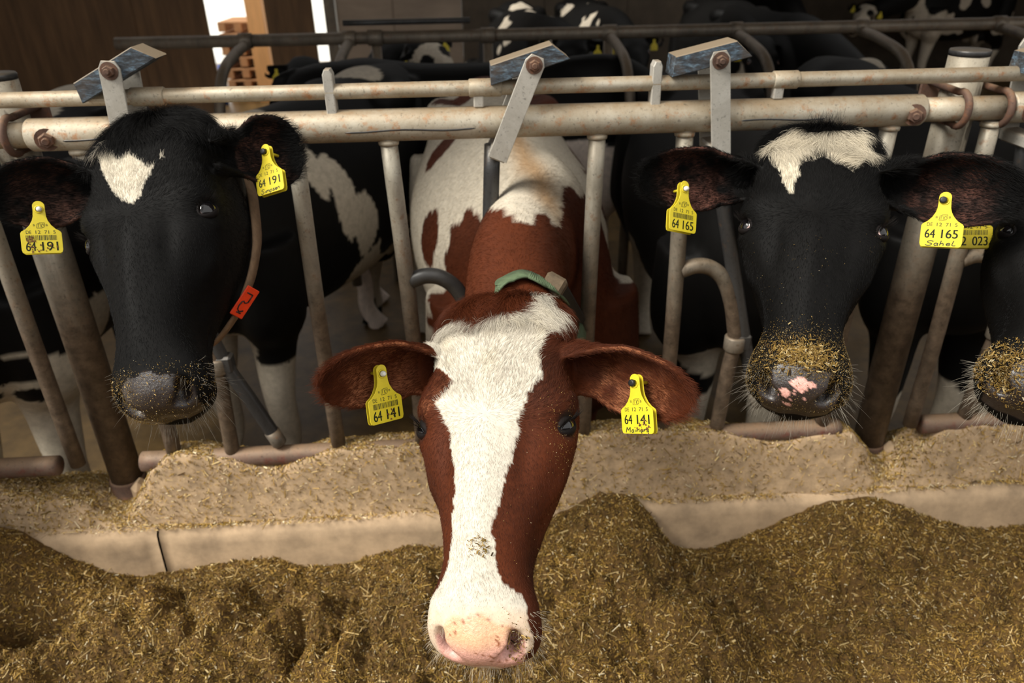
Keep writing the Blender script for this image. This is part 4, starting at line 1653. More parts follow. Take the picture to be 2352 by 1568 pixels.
nx, ny = 640, 230
gx, gy = np.meshgrid(np.linspace(-2.4, 2.6, nx), np.linspace(-1.7, KF + .006, ny), indexing='ij')
Z = feed_z(gx.ravel(), np.minimum(gy.ravel(), KF - .01))
P = np.c_[gx.ravel(), gy.ravel(), np.maximum(Z, .165)]
feed_mat = plain_mat('feed_base', srgb(88, 64, 27), .9, var=.55, scale=90, bmp=1.0)
feed = mk('feed_heap', P, np.array(grid_faces(nx, ny, flip=True)), feed_mat)
tag(feed, 'long heap of brown chopped feed in front of the kerb', 'feed', kind='stuff')

CH = np.array([srgb(*c) for c in ((126, 95, 40), (150, 118, 54), (100, 73, 30), (72, 50, 20), (174, 139, 68), (198, 164, 98), (222, 196, 138), (142, 114, 44), (108, 86, 36), (238, 222, 184))])
CW = np.array([.19, .17, .17, .12, .11, .07, .04, .06, .055, .015])


def chips(P, N, ln, wd, colr, tilt=.35, th=.35):
    """Little stalk pieces lying about on a surface: three-sided prisms."""
    n = len(P)
    d = rng.normal(0, 1, (n, 3))
    d = d - N * (d * N).sum(1)[:, None]
    d = unit(unit(d) + N * rng.normal(0, tilt, n)[:, None])
    s = unit(np.cross(d, N + rng.normal(0, .3, (n, 3))))
    u = np.cross(s, d)
    a = P - d * ln[:, None] / 2 + u * (wd * .3)[:, None]
    b = P + d * ln[:, None] / 2 + u * (wd * .3)[:, None]
    w = s * wd[:, None] / 2
    h = u * (wd * th)[:, None]
    V = np.stack([a - w, a + w, a + h, b - w, b + w, b + h], 1).reshape(-1, 3)
    base = (np.arange(n) * 6)[:, None]
    T = np.concatenate([base + np.array(t) for t in ([1, 5, 4], [1, 2, 5], [2, 3, 5], [2, 0, 3], [0, 2, 1], [3, 4, 5])])
    return V, T.astype(np.int32), np.repeat(colr, 6, 0)


def pick_cols(n, w=CW):
    i = rng.choice(len(CH), n, p=w / w.sum())
    return CH[i] * rng.uniform(.75, 1.25, (n, 1))


def heap_points(n, x0, x1, y0, y1, f):
    x, y = rng.uniform(x0, x1, n), rng.uniform(y0, y1, n)
    e = .004
    z = f(x, y)
    N = unit(np.c_[-(f(x + e, y) - z) / e, -(f(x, y + e) - z) / e, np.ones(n)])
    return np.c_[x, y, z], N


NC = 270000
P, N = heap_points(NC, -1.65, 1.80, -1.22, KF - .004, feed_z)
k = np.abs(P[:, 0] - .07) < 1.02 + .66 * (P[:, 1] + 1.22)
P, N = P[k], N[k]
NC = len(P)
ln = np.clip(rng.lognormal(math.log(.0065), .55, NC), .002, .05)
wd = np.clip(rng.lognormal(math.log(.0020), .35, NC), .0008, .005)
P = P + N * rng.uniform(-.001, .004, NC)[:, None]
wl_ = rng.random(NC) < .006
ln = np.where(wl_, rng.uniform(.022, .05, NC), ln)
wd = np.where(wl_, rng.uniform(.0012, .0026, NC), wd)
moist = (.80 + .45 * vnoise(P, 7, 91, 3) + .25 * vnoise(P, 40, 92, 2))[:, None]
V, T, C = chips(P, N, ln, wd, np.where(wl_[:, None], srgb(214, 186, 128) * rng.uniform(.6, 1.1, (NC, 1)), pick_cols(NC) * np.clip(moist, .35, 1.3)))
o = mk('chopped_stalks', V, T, MAT['chips'], feed, smooth=False, col=C, kind='stuff')

# crumbs scattered on the kerb and the dirt bank
def bank_f(x, y):
    ix = np.clip((x + 3) / 6.1 * 419, 0, 418.99)
    iy = np.clip((y + .166) / .291 * 59, 0, 58.99)
    i, j = ix.astype(int), iy.astype(int)
    fx, fy = ix - i, iy - j
    Zb = BANK[:, :, 2]
    j1 = np.minimum(j + 1, 59)
    z = Zb[i, j] * (1 - fx) * (1 - fy) + Zb[i + 1, j] * fx * (1 - fy) + Zb[i, j1] * (1 - fx) * fy + Zb[i + 1, j1] * fx * fy
    return np.maximum(z, .471)


NK = 70000
P, N = heap_points(NK, -1.6, 1.9, KF + .008, .11, bank_f)
dn = vnoise(P * [1, 2, 0], 5, 55, 3) + .60 * sstep(-.20, -.10, P[:, 1]) - .12
k = dn > rng.uniform(-.6, .6, NK)
P, N = P[k], N[k]
NK = len(P)
w2 = np.array([.10, .14, .08, .05, .18, .16, .12, .06, .06, .06])
V, T, C = chips(P + N * .0025, N, np.clip(rng.lognormal(math.log(.0065), .6, NK), .002, .045), np.clip(rng.lognormal(math.log(.0017), .35, NK), .0007, .004), pick_cols(NK, w2) * 1.05, .2)
o = mk('feed_litter', V, T, MAT['chips'], None, smooth=False, col=C)
tag(o, 'scattered straw crumbs lying on top of the kerb', 'feed crumbs', kind='stuff')

# ------------------------------------------------------------------ the stall rail behind
CRY, CRZ = 2.62, 1.475
cr = thing('stall_rail', (0, CRY, 0), 'dark pipe rail of the cubicles behind the feeding cows', 'rail')
xl = at_Y(268, 106, CRY)[0]
mk('rail', *tube([(xl, CRY, CRZ), (7, CRY, CRZ)], .033, 16), MAT['zinc_low'], cr)
mk('upper_pipe', *tube([(at_Y(785, 58, CRY)[0], CRY + .05, CRZ + .075), (at_Y(1080, 50, CRY)[0], CRY + .05, CRZ + .075)], .016, 12), MAT['dark_tube'], cr)
for px in (560, 800, 1400, 1690, 1975, 2290):
    x = at_Y(px, 70, CRY)[0]
    p = catmull([(x, CRY, CRZ - .02), (x, CRY - .25, CRZ - .04), (x, CRY - .52, CRZ - .10), (x, CRY - .68, CRZ - .27), (x, CRY - .72, CRZ - .5), (x, CRY - .72, .3)], 30)
    mk('divider', *tube(p, .027, 14, up=(1, 0, 0)), MAT['zinc_low'], cr)
    mk('rail_clamp', *tube([(x - .035, CRY, CRZ), (x + .035, CRY, CRZ)], .040, 14), MAT['zinc_low'], cr)
for px in (1120, 1400, 860):
    x = at_Y(px, 70, CRY)[0]
    mk('post', *tube([(x, CRY + .02, 0), (x, CRY + .02, CRZ)], .028, 14), MAT['zinc_low'], cr)
    mk('rail_clamp', *tube([(x - .04, CRY, CRZ), (x + .04, CRY, CRZ)], .041, 14), MAT['zinc_low'], cr)
# ------------------------------------------------------------------ the four cows at the front
TOCAM = -FW
DOWN = np.array([0, 0, -1.0])


def two(a, b, m):
    return np.where(np.asarray(m)[:, None], a, b)


MB = [[0.98407, -0.13346, -0.11742], [-0.17448, -0.85152, -0.49445], [0.034, -0.50706, 0.86124]]
TB = [0.0414, -0.7099, 1.388]
MA = [[0.98088, 0.11816, -0.15462], [-0.00011, -0.79419, -0.60767], [0.1946, -0.59608, 0.77899]]
TA = [-0.6197, -0.3945, 1.6456]
MC = [[0.92246, -0.30006, -0.24298], [-0.38322, -0.78833, -0.48133], [0.04712, -0.53712, 0.84219]]
TC = [0.6532, -0.4845, 1.6258]


BLAZE_B = [(-.108, .030), (-.116, .045), (-.112, .070), (-.107, .100), (-.112, .115), (-.100, .142), (-.083, .181), (-.070, .204), (-.057, .227), (-.055, .247), (-.043, .280), (-.038, .324), (-.039, .366), (-.040, .396), (-.045, .420), (-.053, .433),
           (-.057, .445), (-.090, .450), (-.10, .56), (.07, .56), (.072, .495), (.067, .464), (.0585, .449), (.038, .441), (.028, .419), (.024, .396), (.0195, .366), (.028, .334), (.034, .307), (.042, .276), (.047, .244), (.047, .210), (.056, .186), (.067, .166), (.079, .140), (.0735, .112),
           (.075, .084), (.079, .059), (.089, .030), (.098, .008), (.080, -.004), (.068, -.030), (.050, -.030), (.036, .010), (.018, .026), (.004, .022), (-.018, .034), (-.028, .038), (-.042, .030), (-.056, .022), (-.080, .020)]
STAR_A = [(-.055, .006), (-.068, .030), (-.073, .054), (-.0691, .0832), (-.0495, .1217), (-.0279, .1601), (-.0139, .1756), (.0084, .1899), (.0181, .1807), (.0255, .157), (.0341, .1384), (.0440, .1157), (.0336, .1225), (.0265, .1153), (.0215, .1083), (.0082, .0961),
          (-.0057, .0793), (-.0158, .0832), (-.0333, .0814), (-.0401, .072), (-.0523, .0492), (-.064, .0280), (-.0542, .020)]
CROWN_C = [(-.036, -.012), (-.0553, .004), (-.0789, .0316), (-.0823, .0596), (-.0843, .0833), (-.0666, .1019), (-.0586, .1308), (-.0496, .1549), (-.0398, .1703), (-.0392, .1491), (-.0368, .1321), (-.0302, .1223), (-.0339, .0968), (-.0235, .0867), (-.0111, .0876), (.0015, .0761), (.0126, .0786), (.0256, .0903),
           (.0403, .0929), (.0554, .1033), (.0626, .0957), (.0735, .0804), (.0893, .0558), (.0771, .0482), (.0720, .026), (.067, .002), (.052, -.020), (.036, -.004), (.0102, .002), (-.0047, .0075), (-.018, .0), (-.028, -.010)]
NOSE_C = ([(-.0022, .5016), (.0137, .5088), (.0274, .5111), (.017, .5179), (.0048, .5252), (-.0045, .5211), (-.015, .5146), (-.0106, .5085)], [(-.0286, .5199), (-.0176, .5195), (-.012, .5261), (-.0167, .531), (-.0244, .5279)])


def col_B(P, N, ei, et):
    x, y, z = P.T
    w = .004 * vnoise(P, 70, 3, 2)
    c = np.tile(RED, (len(P), 1))
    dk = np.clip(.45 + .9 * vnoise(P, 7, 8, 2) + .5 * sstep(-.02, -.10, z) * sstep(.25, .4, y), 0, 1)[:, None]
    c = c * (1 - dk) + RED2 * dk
    wh = in_poly(x + w, y + w, BLAZE_B) & (z > -.085 - .06 * sstep(.43, .47, y) * (x < .02)) & (ei < 0)
    cw = WHITE * (1 - .10 * np.clip(vnoise(P, 26, 14, 3) * 2, 0, 1)[:, None] * (1 - sstep(.05, .2, y))[:, None] * np.array([.7, 1, 1.8]))
    st = sstep(.462, .480, y)[:, None] * .55
    cw = cw * (1 - st) + srgb(232, 196, 162) * st
    c = two(cw, c, wh)
    # dark rings round the eyes
    ax = np.c_[np.abs(x), y, z]
    d = np.linalg.norm(ax - (EYE_C + EYE_N * .017), axis=1)
    k = (1 - sstep(.016, .026, d))[:, None]
    return c * (1 - k) + srgb(40, 28, 22) * k


def nose_B(P):
    x, y, z = P.T
    t = np.clip(sstep(-.062, -.040, z) + .35 * vnoise(P, 30, 4, 3), 0, 1)[:, None]
    c = PINK * (1 - t) + srgb(226, 178, 138) * t
    sp = (vnoise(P, 260, 9, 1) > .62)[:, None]
    c = np.where(sp, srgb(150, 92, 62), c)
    return c


def blackish(P, k=1.0):
    return np.tile(BLACK, (len(P), 1)) * (1 + .25 * vnoise(P, 20, 8, 3))[:, None] * k


def col_A(P, N, ei, et):
    x, y, z = P.T
    w = .003 * vnoise(P, 90, 3, 2)
    wh = (in_poly(x + w, y + w, STAR_A) | (((x - .054) / .003) ** 2 + ((y - .104) / .006) ** 2 < 1)) & (z > -.06) & (ei < 0)
    return two(WHITE * [1, .985, .95], blackish(P), wh)


def col_C(P, N, ei, et):
    x, y, z = P.T
    w = .005 * vnoise(P, 70, 3, 2)
    wh = in_poly(x + w, y + w, CROWN_C) & (z > -.06) & (ei < 0)
    return two(WHITE * [1, .97, .90], blackish(P), wh)


def col_black(P, N, ei, et):
    return blackish(P)


def slate(P):
    return SLATE * (1 + .25 * vnoise(P, 40, 6, 3))[:, None]


def nose_C(P):
    x, y, z = P.T
    c = slate(P)
    w = .003 * vnoise(P, 160, 6, 2)
    m = np.zeros(len(P), bool)
    for pl in NOSE_C:
        m |= in_poly(x + w, y + w * .7, pl)
    m |= ((x + .013) / .006) ** 2 + ((z + .083) / .004) ** 2 + w * 100 < 1
    m |= (vnoise(P, 300, 16, 1) > .55) & (np.hypot(x, y - .518) < .022) & (z > -.08)
    return two(srgb(236, 176, 162), c, m)


def body_B(Q, N, H):
    s, l, z = Q.T
    a = np.arctan2(l, z - .95)
    nz = vnoise(Q, 6, 3, 3)
    bd = np.interp(a, [-3.2, -1.3, -.86, -.66, -.25, -.15, 0, .15, .30, .42, .5, .743, 1.06, 1.27, 1.6, 3.2], [.35, .19, .38, .345, .06, -.01, -.17, -.26, -.22, .1, .245, .328, .26, .14, .1, .1])
    red = s < bd + .05 * nz + .03 * np.sin(a * 26)
    for c0, c1, r0, r1 in ((.49, 1.16, .085, .25), (.93, .65, .10, .22), (1.26, .35, .05, .2), (1.24, -.48, .12, .34), (1.55, .0, .1, .5)):
        red |= ((s - c0) / r0) ** 2 + ((a - c1) / r1) ** 2 + nz < 1
    red |= (a < -.80 + .3 * nz) & (s > .55) & (s < 1.35) & (z > .62)
    red &= ~((z < .5) & (s > .3))
    k = np.clip(.4 + .9 * vnoise(Q, 3, 8, 2), 0, 1)[:, None]
    c = two(RED * (1 - k) + RED2 * k, WHITE * [.95, .92, .88], red)
    t = (np.exp(-((l - .005) / .035) ** 2) * sstep(-.2, -.1, s) * (1 - sstep(.5, .9, s)) * (z > 1.2) * ~red)[:, None] * .75
    return c * (1 - t) + srgb(176, 136, 88) * t


def body_A(Q, N, H):
    s, l, z = Q.T
    nz = vnoise(Q, 5, 13, 3)
    a = np.arctan2(l, z - .95)
    w = blobs_mask(Q, [((.47, -.26, 1.26), (.055, .3, .18)), ((.46, .02, 1.40), (.08, .09, .08)), ((.56, -.3, 1.06), (.06, .3, .18)), ((.66, -.34, .92), (.07, .3, .14)), ((.10, .22, .95), (.05, .08, .35)), ((.92, -.3, .66), (.32, .35, .22)), ((1.5, -.2, .35), (.35, .4, .45)), ((.12, 0, .62), (.2, .14, .11)), ((.2, 0, .25), (.2, .4, .32)), ((1.3, 0, 1.40), (.1, .12, .12))], 5, .04, 6)
    w &= ~blobs_mask(Q, [((.86, -.32, .82), (.10, .3, .10))], 3, .05, 9)
    return two(WHITE * [.86, .82, .77], blackish(Q), w)


def body_C(Q, N, H):
    w = blobs_mask(Q, [((.12, .02, .60), (.22, .2, .08)), ((.2, 0, .18), (.25, .4, .30)), ((.72, .34, .75), (.10, .2, .10)), ((1.5, 0, .3), (.3, .4, .4))], 5, .04, 6)
    return two(WHITE * [.86, .82, .77], blackish(Q), w)


def body_D(Q, N, H):
    w = blobs_mask(Q, [((.2, 0, .16), (.25, .4, .26)), ((1.5, 0, .2), (.3, .4, .3))], 5, .04, 6)
    return two(WHITE * [.86, .82, .77], blackish(Q), w)


def tuft_A(P):
    x, y, z = P.T
    return .022 * (1 - sstep(.03, .09, y)) * sstep(-.11, -.04, z)


cows = {}
wB = at_Y(1238, 345, .28)
NH = HAIRS
cows['B'] = hero_cow('cow', 'red and white cow with a broad white blaze, head stretched out over the feed', MB, TB,
    [dict(tip=at_depth(718, 866, 1.18), face=TOCAM + DOWN * .45, width=.060), dict(tip=at_depth(1602, 912, 1.18), face=TOCAM + DOWN * .45, width=.060)],
    col_B, nose_B,
    dict(O=(wB[0] - .02, .0, 0), dir=(.06, -1), neck=[(wB[0], .42, 1.12), (wB[0], .12, 1.20), (.10, -.20, 1.24)]), body_B, seed=2, n_hair=NH, scale=1.06, yaw=7, body_hair=70000,
    eye_gaze=((-.02, 0), (-.02, 0)), lids=(.22, .34), poll_tuft=lambda P: .014 * (1 - sstep(.02, .08, P[:, 1])) * sstep(-.11, -.04, P[:, 2]), ear_in=srgb(156, 98, 66), whisker=srgb(196, 186, 166))
cows['A'] = hero_cow('cow', 'black cow with a crooked white star on the forehead and an orange number tag', MA, TA,
    [dict(tip=at_depth(-25, 452, 1.38), face=TOCAM + DOWN * .25, width=.064), dict(tip=at_depth(690, 345, 1.52), face=TOCAM * 1.0 - RT * .35 + DOWN * .2, width=.070, bulge=.6)],
    col_A, slate, dict(O=(-1.0, .60, 0), dir=(-.40, -1), neck=[(-.84, 1.0, 1.14), (-.92, .62, 1.22), (-.78, .10, 1.34)]), body_A, seed=5, n_hair=NH, scale=1.06, yaw=6,
    eye_gaze=((0, 0), (-.08, .05)), lids=(.54, .48), poll_tuft=tuft_A, ear_in=srgb(92, 62, 50), whisker=srgb(150, 142, 128))
cows['C'] = hero_cow('cow', 'black cow with a curly white crown and a pink patch on its nose', MC, TC,
    [dict(tip=at_depth(1462, 408, 1.42), face=TOCAM + DOWN * .25, width=.062), dict(tip=at_depth(2358, 448, 1.28), face=TOCAM + DOWN * .25, width=.066)],
    col_C, nose_C, dict(O=(.92, .30, 0), dir=(-.1, -1), neck=[(.95, .75, 1.12), (.92, .42, 1.22), (.84, .05, 1.34)]), body_C, seed=9, n_hair=NH,
    eye_gaze=((-.20, .05), (-.20, .05)), lids=(.50, .44), poll_tuft=lambda P: .016 * (1 - sstep(.06, .13, P[:, 1])) * sstep(-.11, -.04, P[:, 2]), ear_in=srgb(92, 60, 50), whisker=srgb(150, 142, 128))
# the fourth cow, cut off by the frame
ang = math.radians(19)
Rv = np.eye(3) * math.cos(ang) + math.sin(ang) * np.array([[0, -FW[2], FW[1]], [FW[2], 0, -FW[0]], [-FW[1], FW[0], 0]]) + (1 - math.cos(ang)) * np.outer(FW, FW)
MD = Rv @ np.array(MC)
TD = at_depth(2292, 868, 1.24) - MD @ np.array([-.053, .514, -.066])
cows['D'] = hero_cow('cow', 'black cow at the edge of the photo with a crumb-covered muzzle and tag 023', MD, TD,
    [dict(tip=at_depth(2180, 478, 1.52), face=TOCAM + DOWN * .3, width=.058), dict(tip=at_depth(2760, 500, 1.40), face=TOCAM + DOWN * .3, width=.06)],
    col_black, slate, dict(O=(1.72, .36, 0), dir=(-.05, -1), neck=[(1.74, .75, 1.12), (1.72, .42, 1.22), (1.66, .05, 1.34)]), body_D, seed=13, n_hair=NH // 2,
    eye_gaze=((.2, 0), (.2, 0)), whisker=srgb(170, 162, 146))
# ------------------------------------------------------------------ cows further back
def pat(seed, wfrac, face=None, scale=2.6):
    def f(Q, N, H):
        n = vnoise(Q * [1, 1.4, 1], scale, seed, 3)
        return two(WHITE * [.84, .80, .76], blackish(Q), (n > wfrac) | ((Q[:, 2] < .42) & (n > wfrac - .5)))
    return f


def facepat(kind):
    def f(P, N, ei, et):
        x, y, z = P.T
        w = .01 * vnoise(P, 30, 5, 2)
        if kind == 'blaze':
            m = (np.abs(x + w) < .03 + .05 * sstep(.36, .44, y)) & (z > -.07)
        elif kind == 'white':
            m = (y > .08 + w) & ~(((np.abs(x) - .09) / .05) ** 2 + ((y - .2) / .05) ** 2 < 1)
        elif kind == 'poll':
            m = (y < .10 + w) & (z > -.10) & (np.abs(x) < .085)
        else:
            m = np.zeros(len(P), bool)
        return two(WHITE * [.9, .86, .82], blackish(P), m & (ei < 0))
    return f


def body_E(Q, N, H):
    s, l, z = Q.T
    w = blobs_mask(Q, [((-.15, .0, .60), (.30, .5, .30)), ((.2, 0, .3), (.3, .5, .5)), ((.32, .2, 1.1), (.06, .3, .5)), ((.9, .1, 1.40), (.8, .16, .16)), ((1.3, .25, .8), (.3, .3, .6))], 11, .05, 5)
    w |= (z + .10 * vnoise(Q, 5, 15, 3) < .86) & (s < .5)
    w &= ~blobs_mask(Q, [((.9, .16, 1.40), (.25, .05, .3)), ((-.05, -.2, .80), (.09, .2, .075)), ((-.02, -.2, .69), (.07, .2, .07))], 12, .05, 8)
    return two(WHITE * [.92, .89, .84], blackish(Q), w)


def body_F(Q, N, H):
    w = Q[:, 2] + .12 * vnoise(Q, 3.5, 40, 3) < 1.03
    return two(srgb(238, 222, 208), blackish(Q), w)


far_cow('white-bellied black pied cow with its neck pushed low under the fence beside the post', (-1.80, -.66, .62), (-.35, -.55, -.75), (-.2, -.85, .5), (-1.60, .16), (.05, -1), facepat('blaze'), body_E, (1, 1),
        neck_mid=(-1.52, -.16, .86))
far_cow('black cow with a white belly standing crosswise behind the red and white cow', (1.42, 2.42, 1.02), (.8, -.1, -.5), (.4, -.2, .8), (.86, 2.24), (1, .06), facepat('none'), body_F, (1, 1))


def fc(label, px, py, Y, yd, zd, bdir, seed, wf, face, tags=(1, 1), back=.95, lying=False):
    p = at_Y(px, py, Y)
    d = unit(np.array([bdir[0], bdir[1]]))
    O = p[:2] - d * back
    far_cow(label, p, yd, zd, O, (d[0], d[1]), facepat(face), pat(seed, wf), tags, group='cows in the back of the barn', lying=lying)


fc('black cow with two yellow tags in front of the bright slit', 690, 182, 3.3, (-.1, -.8, -.6), (.1, -.6, .8), (.12, -1), 3, .45, 'none', back=.75, lying=True)
fc('black cow turned to the side in front of the grey boards', 872, 126, 4.3, (-.75, -.35, -.55), (-.1, -.6, .8), (-.45, -.9), 4, .45, 'none', back=.75, lying=True)
fc('black cow with a white face looking down beside the grey boards', 1003, 126, 3.6, (.65, -.5, -.55), (.2, -.6, .8), (.4, -.9), 6, .40, 'white', back=.75, lying=True)
fc('black and white cow under the stall rail behind the tilted block', 1310, 118, 3.6, (-.2, -.7, -.7), (-.1, -.7, .7), (.1, -1), 8, .22, 'none')
fc('black cow with its head low between two stall dividers', 1462, 112, 4.5, (.1, -.7, -.7), (0, -.7, .7), (.1, -1), 9, .30, 'none', back=.6)
fc('black cow with a white mark on the cheek below the stall rail', 1758, 132, 4.0, (-.05, -.7, -.7), (0, -.7, .7), (-.1, -1), 10, .42, 'none')
fc('black cow half hidden behind the cow with the white poll', 1890, 140, 6.2, (.1, -.7, -.7), (0, -.7, .7), (.05, -1), 11, .42, 'none')
fc('black cow with a white poll behind the control pipe', 2022, 185, 3.1, (.10, -.8, -.6), (.05, -.6, .8), (.1, -1), 12, .42, 'poll')
fc('black and white cow far back above the stall rail', 1835, 22, 8.9, (.6, -.5, -.5), (.3, -.5, .8), (.85, -.3), 14, .3, 'blaze')
fc('grey-white cow far back above the stall rail', 1985, 25, 8.6, (-.6, -.5, -.5), (-.3, -.5, .8), (-.85, -.3), 15, .1, 'white')
# ------------------------------------------------------------------ ear tags, collars, crumbs
from mathutils.bvhtree import BVHTree


def hit_on(c, px, py):
    if 'bvh' not in c:
        c['bvh'] = BVHTree.FromPolygons([Vector(v) for v in c['W'](c['V'])], [tuple(int(i) for i in t) for t in c['T']])
    h = c['bvh'].ray_cast(Vector(CAM), Vector(ray(px, py)))
    return np.array(h[0]) if h[0] is not None else None


def hang_tag(k, top, bot, yaw, lines, stud, hand=None, dung=0, barcode=True, seed=0, size=(.066, .082), depth=None, pitch=-.2, off=.032):
    c = cows[k]
    p = hit_on(c, *top) if depth is None else at_depth(*top, depth)
    d = float((p - CAM) @ FW) - off
    p = at_depth(*top, d)
    dn = unit(unit(at_depth(*bot, d) - p) + FW * pitch)
    face = TOCAM * math.cos(yaw) + RT * math.sin(yaw)
    ear_tag(c['root'], p, dn, face, lines, size, True, stud, hand, dung, barcode, seed=seed)


hang_tag('A', (89, 481), (107, 566), .5, ('64', '191'), 'white_stud', dung=40, seed=1)
hang_tag('A', (611, 349), (619, 431), -.40, ('64', '191'), 'black_stud', 'Simpsen', barcode=False, seed=3, off=.055)
hang_tag('B', (876, 858), (911, 945), .75, ('64', '141'), 'white_stud', dung=8, seed=4)
hang_tag('B', (1459, 880), (1449, 978), -.85, ('64', '141'), 'black_stud', 'Mainars', dung=30, barcode=False, seed=6)
hang_tag('C', (1572, 434), (1574, 519), .49, ('64', '165'), 'white_stud', seed=7)
hang_tag('C', (2171, 461), (2153, 546), -.45, ('64', '165'), 'black_stud', 'Sahel', barcode=False, seed=8)
hang_tag('D', (2238, 470), (2226, 556), -.4, ('12', '023'), 'white_stud', seed=9, depth=1.47, size=(.066, .084))


def ribbon(P, wdir, width, th=.003, closed=True, n=120):
    P = catmull_closed(np.array(P), n) if closed else catmull(P, n)
    T = unit(np.roll(P, -1, 0) - np.roll(P, 1, 0)) if closed else unit(np.gradient(P, axis=0))
    w = np.array(wdir, float)
    wd = unit(w - T * (T @ w)[:, None])
    nr = np.cross(T, wd)
    V = np.stack([P - wd * width / 2 - nr * th / 2, P + wd * width / 2 - nr * th / 2, P + wd * width / 2 + nr * th / 2, P - wd * width / 2 + nr * th / 2], 1).reshape(-1, 3)
    F = []
    for i in range(n if closed else n - 1):
        j = (i + 1) % n
        for a in range(4):
            b = (a + 1) % 4
            F.append([i * 4 + a, i * 4 + b, j * 4 + b, j * 4 + a])
    if not closed:
        F += [[0, 1, 2, 3][::-1], [(n - 1) * 4 + a for a in range(4)]]
    return V, F


rb = cows['B']['root']


def body_bvh(c):
    b = [o for o in c['root'].children if o.name.split('.')[0] == 'body'][0]
    return BVHTree.FromPolygons([v.co + Vector(ORG[b]) for v in b.data.vertices], [tuple(p.vertices) for p in b.data.polygons])


bt = body_bvh(cows['B'])


def on_neck(px, py, d, off=.016):
    h = bt.ray_cast(Vector(CAM), Vector(ray(px, py)))
    if h[0] is None:
        return (px, py, d)
    return (px, py, float((np.array(h[0]) - CAM) @ FW) - off)


gp = [(1128, 700, 1.52), (1145, 661, 1.50), (1168, 640, 1.49), (1206, 629, 1.48), (1246, 646, 1.48), (1290, 672, 1.48), (1322, 705, 1.49), (1338, 742, 1.50), (1322, 830, 1.53), (1262, 905, 1.57), (1178, 885, 1.57), (1128, 790, 1.55)]
gp = [g if i in (0,) or i > 7 else on_neck(*g) for i, g in enumerate(gp)]
gp[0] = (gp[0][0], gp[0][1], gp[1][2] + .05)
gp = [at_depth(*g) for g in gp]
col = mk('collar', *ribbon(gp, (.05, .99, -.08), .040, .004), MAT['webbing'], rb)
# ribs of the woven strap near the buckle
cc = catmull_closed(np.array(gp), 240)
for i in range(66, 92, 2):
    T_ = unit(cc[i + 1] - cc[i - 1])
    w_ = unit(np.array([.05, .99, -.08]) - T_ * (T_ @ np.array([.05, .99, -.08])))
    n_ = np.cross(T_, w_)
    mk('strap_rib', *tube([cc[i] - w_ * .0185 + n_ * .0005, cc[i] + w_ * .0185 + n_ * .0005], .0026, 8), MAT['webbing'], col)
a, b = at_depth(*on_neck(1274, 655, 1.465, .03)), at_depth(*on_neck(1326, 735, 1.475, .03))
X_ = unit(b - a)
Z_ = unit(TOCAM - X_ * (TOCAM @ X_))
Y_ = np.cross(Z_, X_)
mk('transponder', *box((-.002, -.018, -.020), (np.linalg.norm(b - a), .018, .020), .007, frame=[X_, Y_, Z_], org=a), MAT['black_plastic'], col, smooth=False)
mk('buckle', *box((-.020, -.023, -.022), (.014, .020, .022), .006, frame=[X_, Y_, Z_], org=a), plain_mat('dirty_plastic', srgb(86, 72, 54), .8, var=.4, scale=60, bmp=.6), col, smooth=False)

ra = cows['A']['root']
tp = [(540, 372, 1.66), (572, 425, 1.60), (584, 480, 1.55), (590, 550, 1.51), (582, 615, 1.49), (566, 668, 1.475), (540, 728, 1.47), (470, 800, 1.50), (380, 760, 1.62), (330, 600, 1.74), (360, 430, 1.80), (450, 340, 1.74)]
ca = mk('collar', *ribbon([at_depth(*g) for g in tp], (.1, .9, -.3), .034, .004), MAT['tanweb'], ra)
c0, c1 = at_depth(583, 662, 1.455), at_depth(541, 726, 1.450)
X_ = unit(c1 - c0)
Z_ = unit(TOCAM * .5 + RT * .8)
Z_ = unit(Z_ - X_ * (Z_ @ X_))
Y_ = np.cross(Z_, X_)
L_ = float(np.linalg.norm(c1 - c0))
pl = mk('number_plate', *box((0, -.015, -.002), (L_, .015, .002), .0015, frame=[X_, Y_, Z_], org=c0), MAT['orange'], ca, smooth=False)
pp = []
for seg in ([(.2, -.55), (.2, .35)], [(.2, .35), (.45, .35)], [(.45, .35), (.52, 0), (.48, -.4), (.72, -.55), (.82, -.1), (.75, .4)], [(.86, -.4), (.86, .3)]):
    q = np.array([c0 + X_ * (u * L_) + Y_ * (v * .015) + Z_ * .0024 for u, v in (catmull(np.array(seg), 10) if len(seg) > 2 else seg)])
    pp.append(tube(q, .0014, 6))
mk('plate_digit', *merge(*pp), MAT['black_plastic'], ca)

# crumbs of feed stuck to muzzles and faces
def crumbs(k, n, wfun, label, ln=(.0022, .5), dark=1.0):
    c = cows[k]
    V, T = c['V'], c['T']
    w = wfun(V[T].mean(1))
    P, N, _ = sample_surface(V, T, n, w + 1e-12)
    P, N = c['W'](P), N @ c['M'].T
    L = np.clip(rng.lognormal(math.log(ln[0]), ln[1], n), .0007, .018)
    cw = np.array([.16, .16, .08, .05, .18, .15, .10, .06, .03, .03])
    Vc, Tc, Cc = chips(P + N * .0025, N, L, np.clip(L * rng.uniform(.2, .5, n), .0005, .0022), pick_cols(n, cw) * dark, .3)
    o = mk('feed_crumbs', Vc, Tc, MAT['chips'], None, smooth=False, col=Cc)
    tag(o, label, 'feed crumbs', kind='stuff')


def near(c, r):
    return lambda P: np.exp(-(((P - np.array(c)) / np.array(r)) ** 2).sum(1))


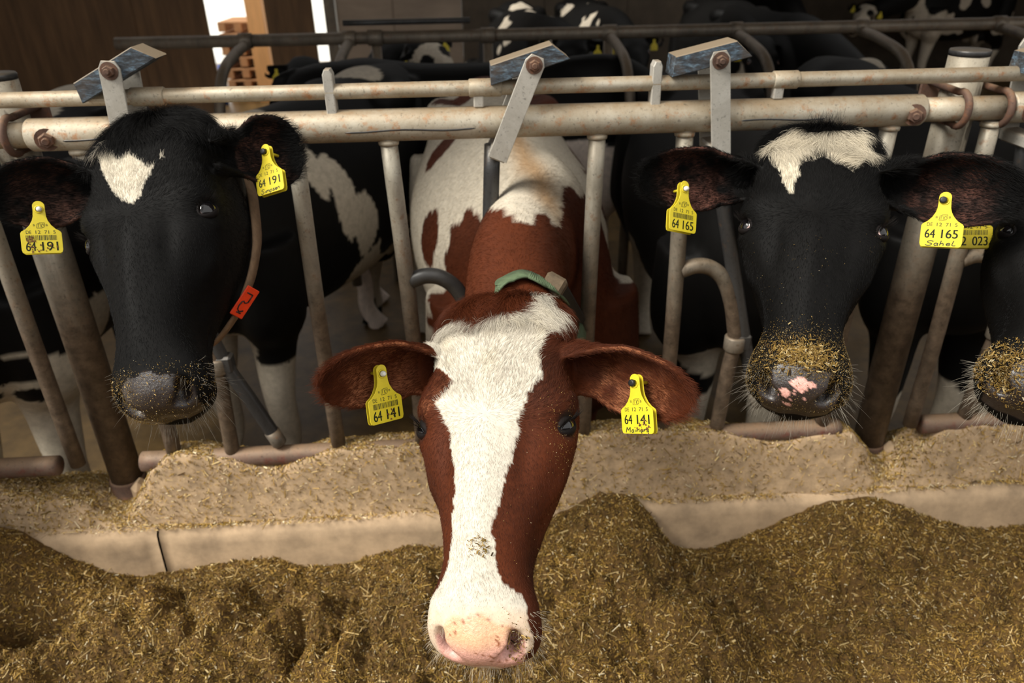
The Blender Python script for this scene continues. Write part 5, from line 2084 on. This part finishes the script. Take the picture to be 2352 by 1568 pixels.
crumbs('A', 3200, lambda P: sstep(.455, .49, P[:, 1]) * (P[:, 2] > -.12) * (.4 + np.exp(-((P[:, 0] + .045) / .03) ** 2)) , 'feed crumbs stuck to the muzzle of the black cow with the white star', (.0010, .55), .7)
crumbs('C', 1500, lambda P: near((0, .470, -.02), (.036, .016, .05))(P), 'heap of feed crumbs on the nose of the cow with the curly white crown', (.0030, .6), .55)
crumbs('C', 8000, lambda P: sstep(.40, .47, P[:, 1]) * (P[:, 2] > -.10) * (np.abs(P[:, 0]) < .09) * (1 - .85 * (P[:, 1] > .505) * (np.abs(P[:, 0]) < .05)) + .018 * (P[:, 1] > .20) * (P[:, 2] > -.05) * (vnoise(P, 25, 61, 2) > 0), 'fine feed dust over the face of the cow with the curly white crown', (.0010, .45), .5)
crumbs('D', 4000, lambda P: sstep(.43, .47, P[:, 1]) * (P[:, 2] > -.10) * (.25 + near((-.055, .50, -.06), (.03, .04, .05))(P) * 2 + near((0, .47, -.02), (.05, .02, .05))(P)), 'feed crumbs stuck to the muzzle of the cow with tag 023', (.0018, .7), .55)
crumbs('B', 420, lambda P: near((.105, .225, -.03), (.02, .05, .05))(P) + .03 * (P[:, 0] > .03) * (P[:, 1] > .1) * (P[:, 2] > -.2), 'fine feed specks on the cheek of the red and white cow', (.0011, .3))
crumbs('B', 90, lambda P: near((.005, .395, -.01), (.010, .010, .03))(P), 'small smear of brown feed on the white nose bridge of the red and white cow', (.0025, .4), .6)
crumbs('B', 260, lambda P: near((.055, .508, -.066), (.012, .02, .03))(P), 'feed crumbs stuck in the nostril of the red and white cow', (.0022, .5), .7)
# curled black lock standing up on the poll of the crowned cow
c = cows['C']
n = 260
pr = np.array([rng.normal(.004, .016, n), rng.normal(-.022, .008, n), rng.normal(-.016, .006, n)]).T
hair_object('poll_lock', c['W'](pr), np.tile(unit(c['M'] @ np.array([.05, -1, .35])), (n, 1)) + rng.normal(0, .22, (n, 3)), np.tile(c['M'] @ np.array([0, 0, 1.0]), (n, 1)), rng.uniform(.02, .034, n), .0002, np.tile(srgb(20, 19, 19), (n, 1)), MAT['fur'], c['root'], .2, .014, .6, npt=8)
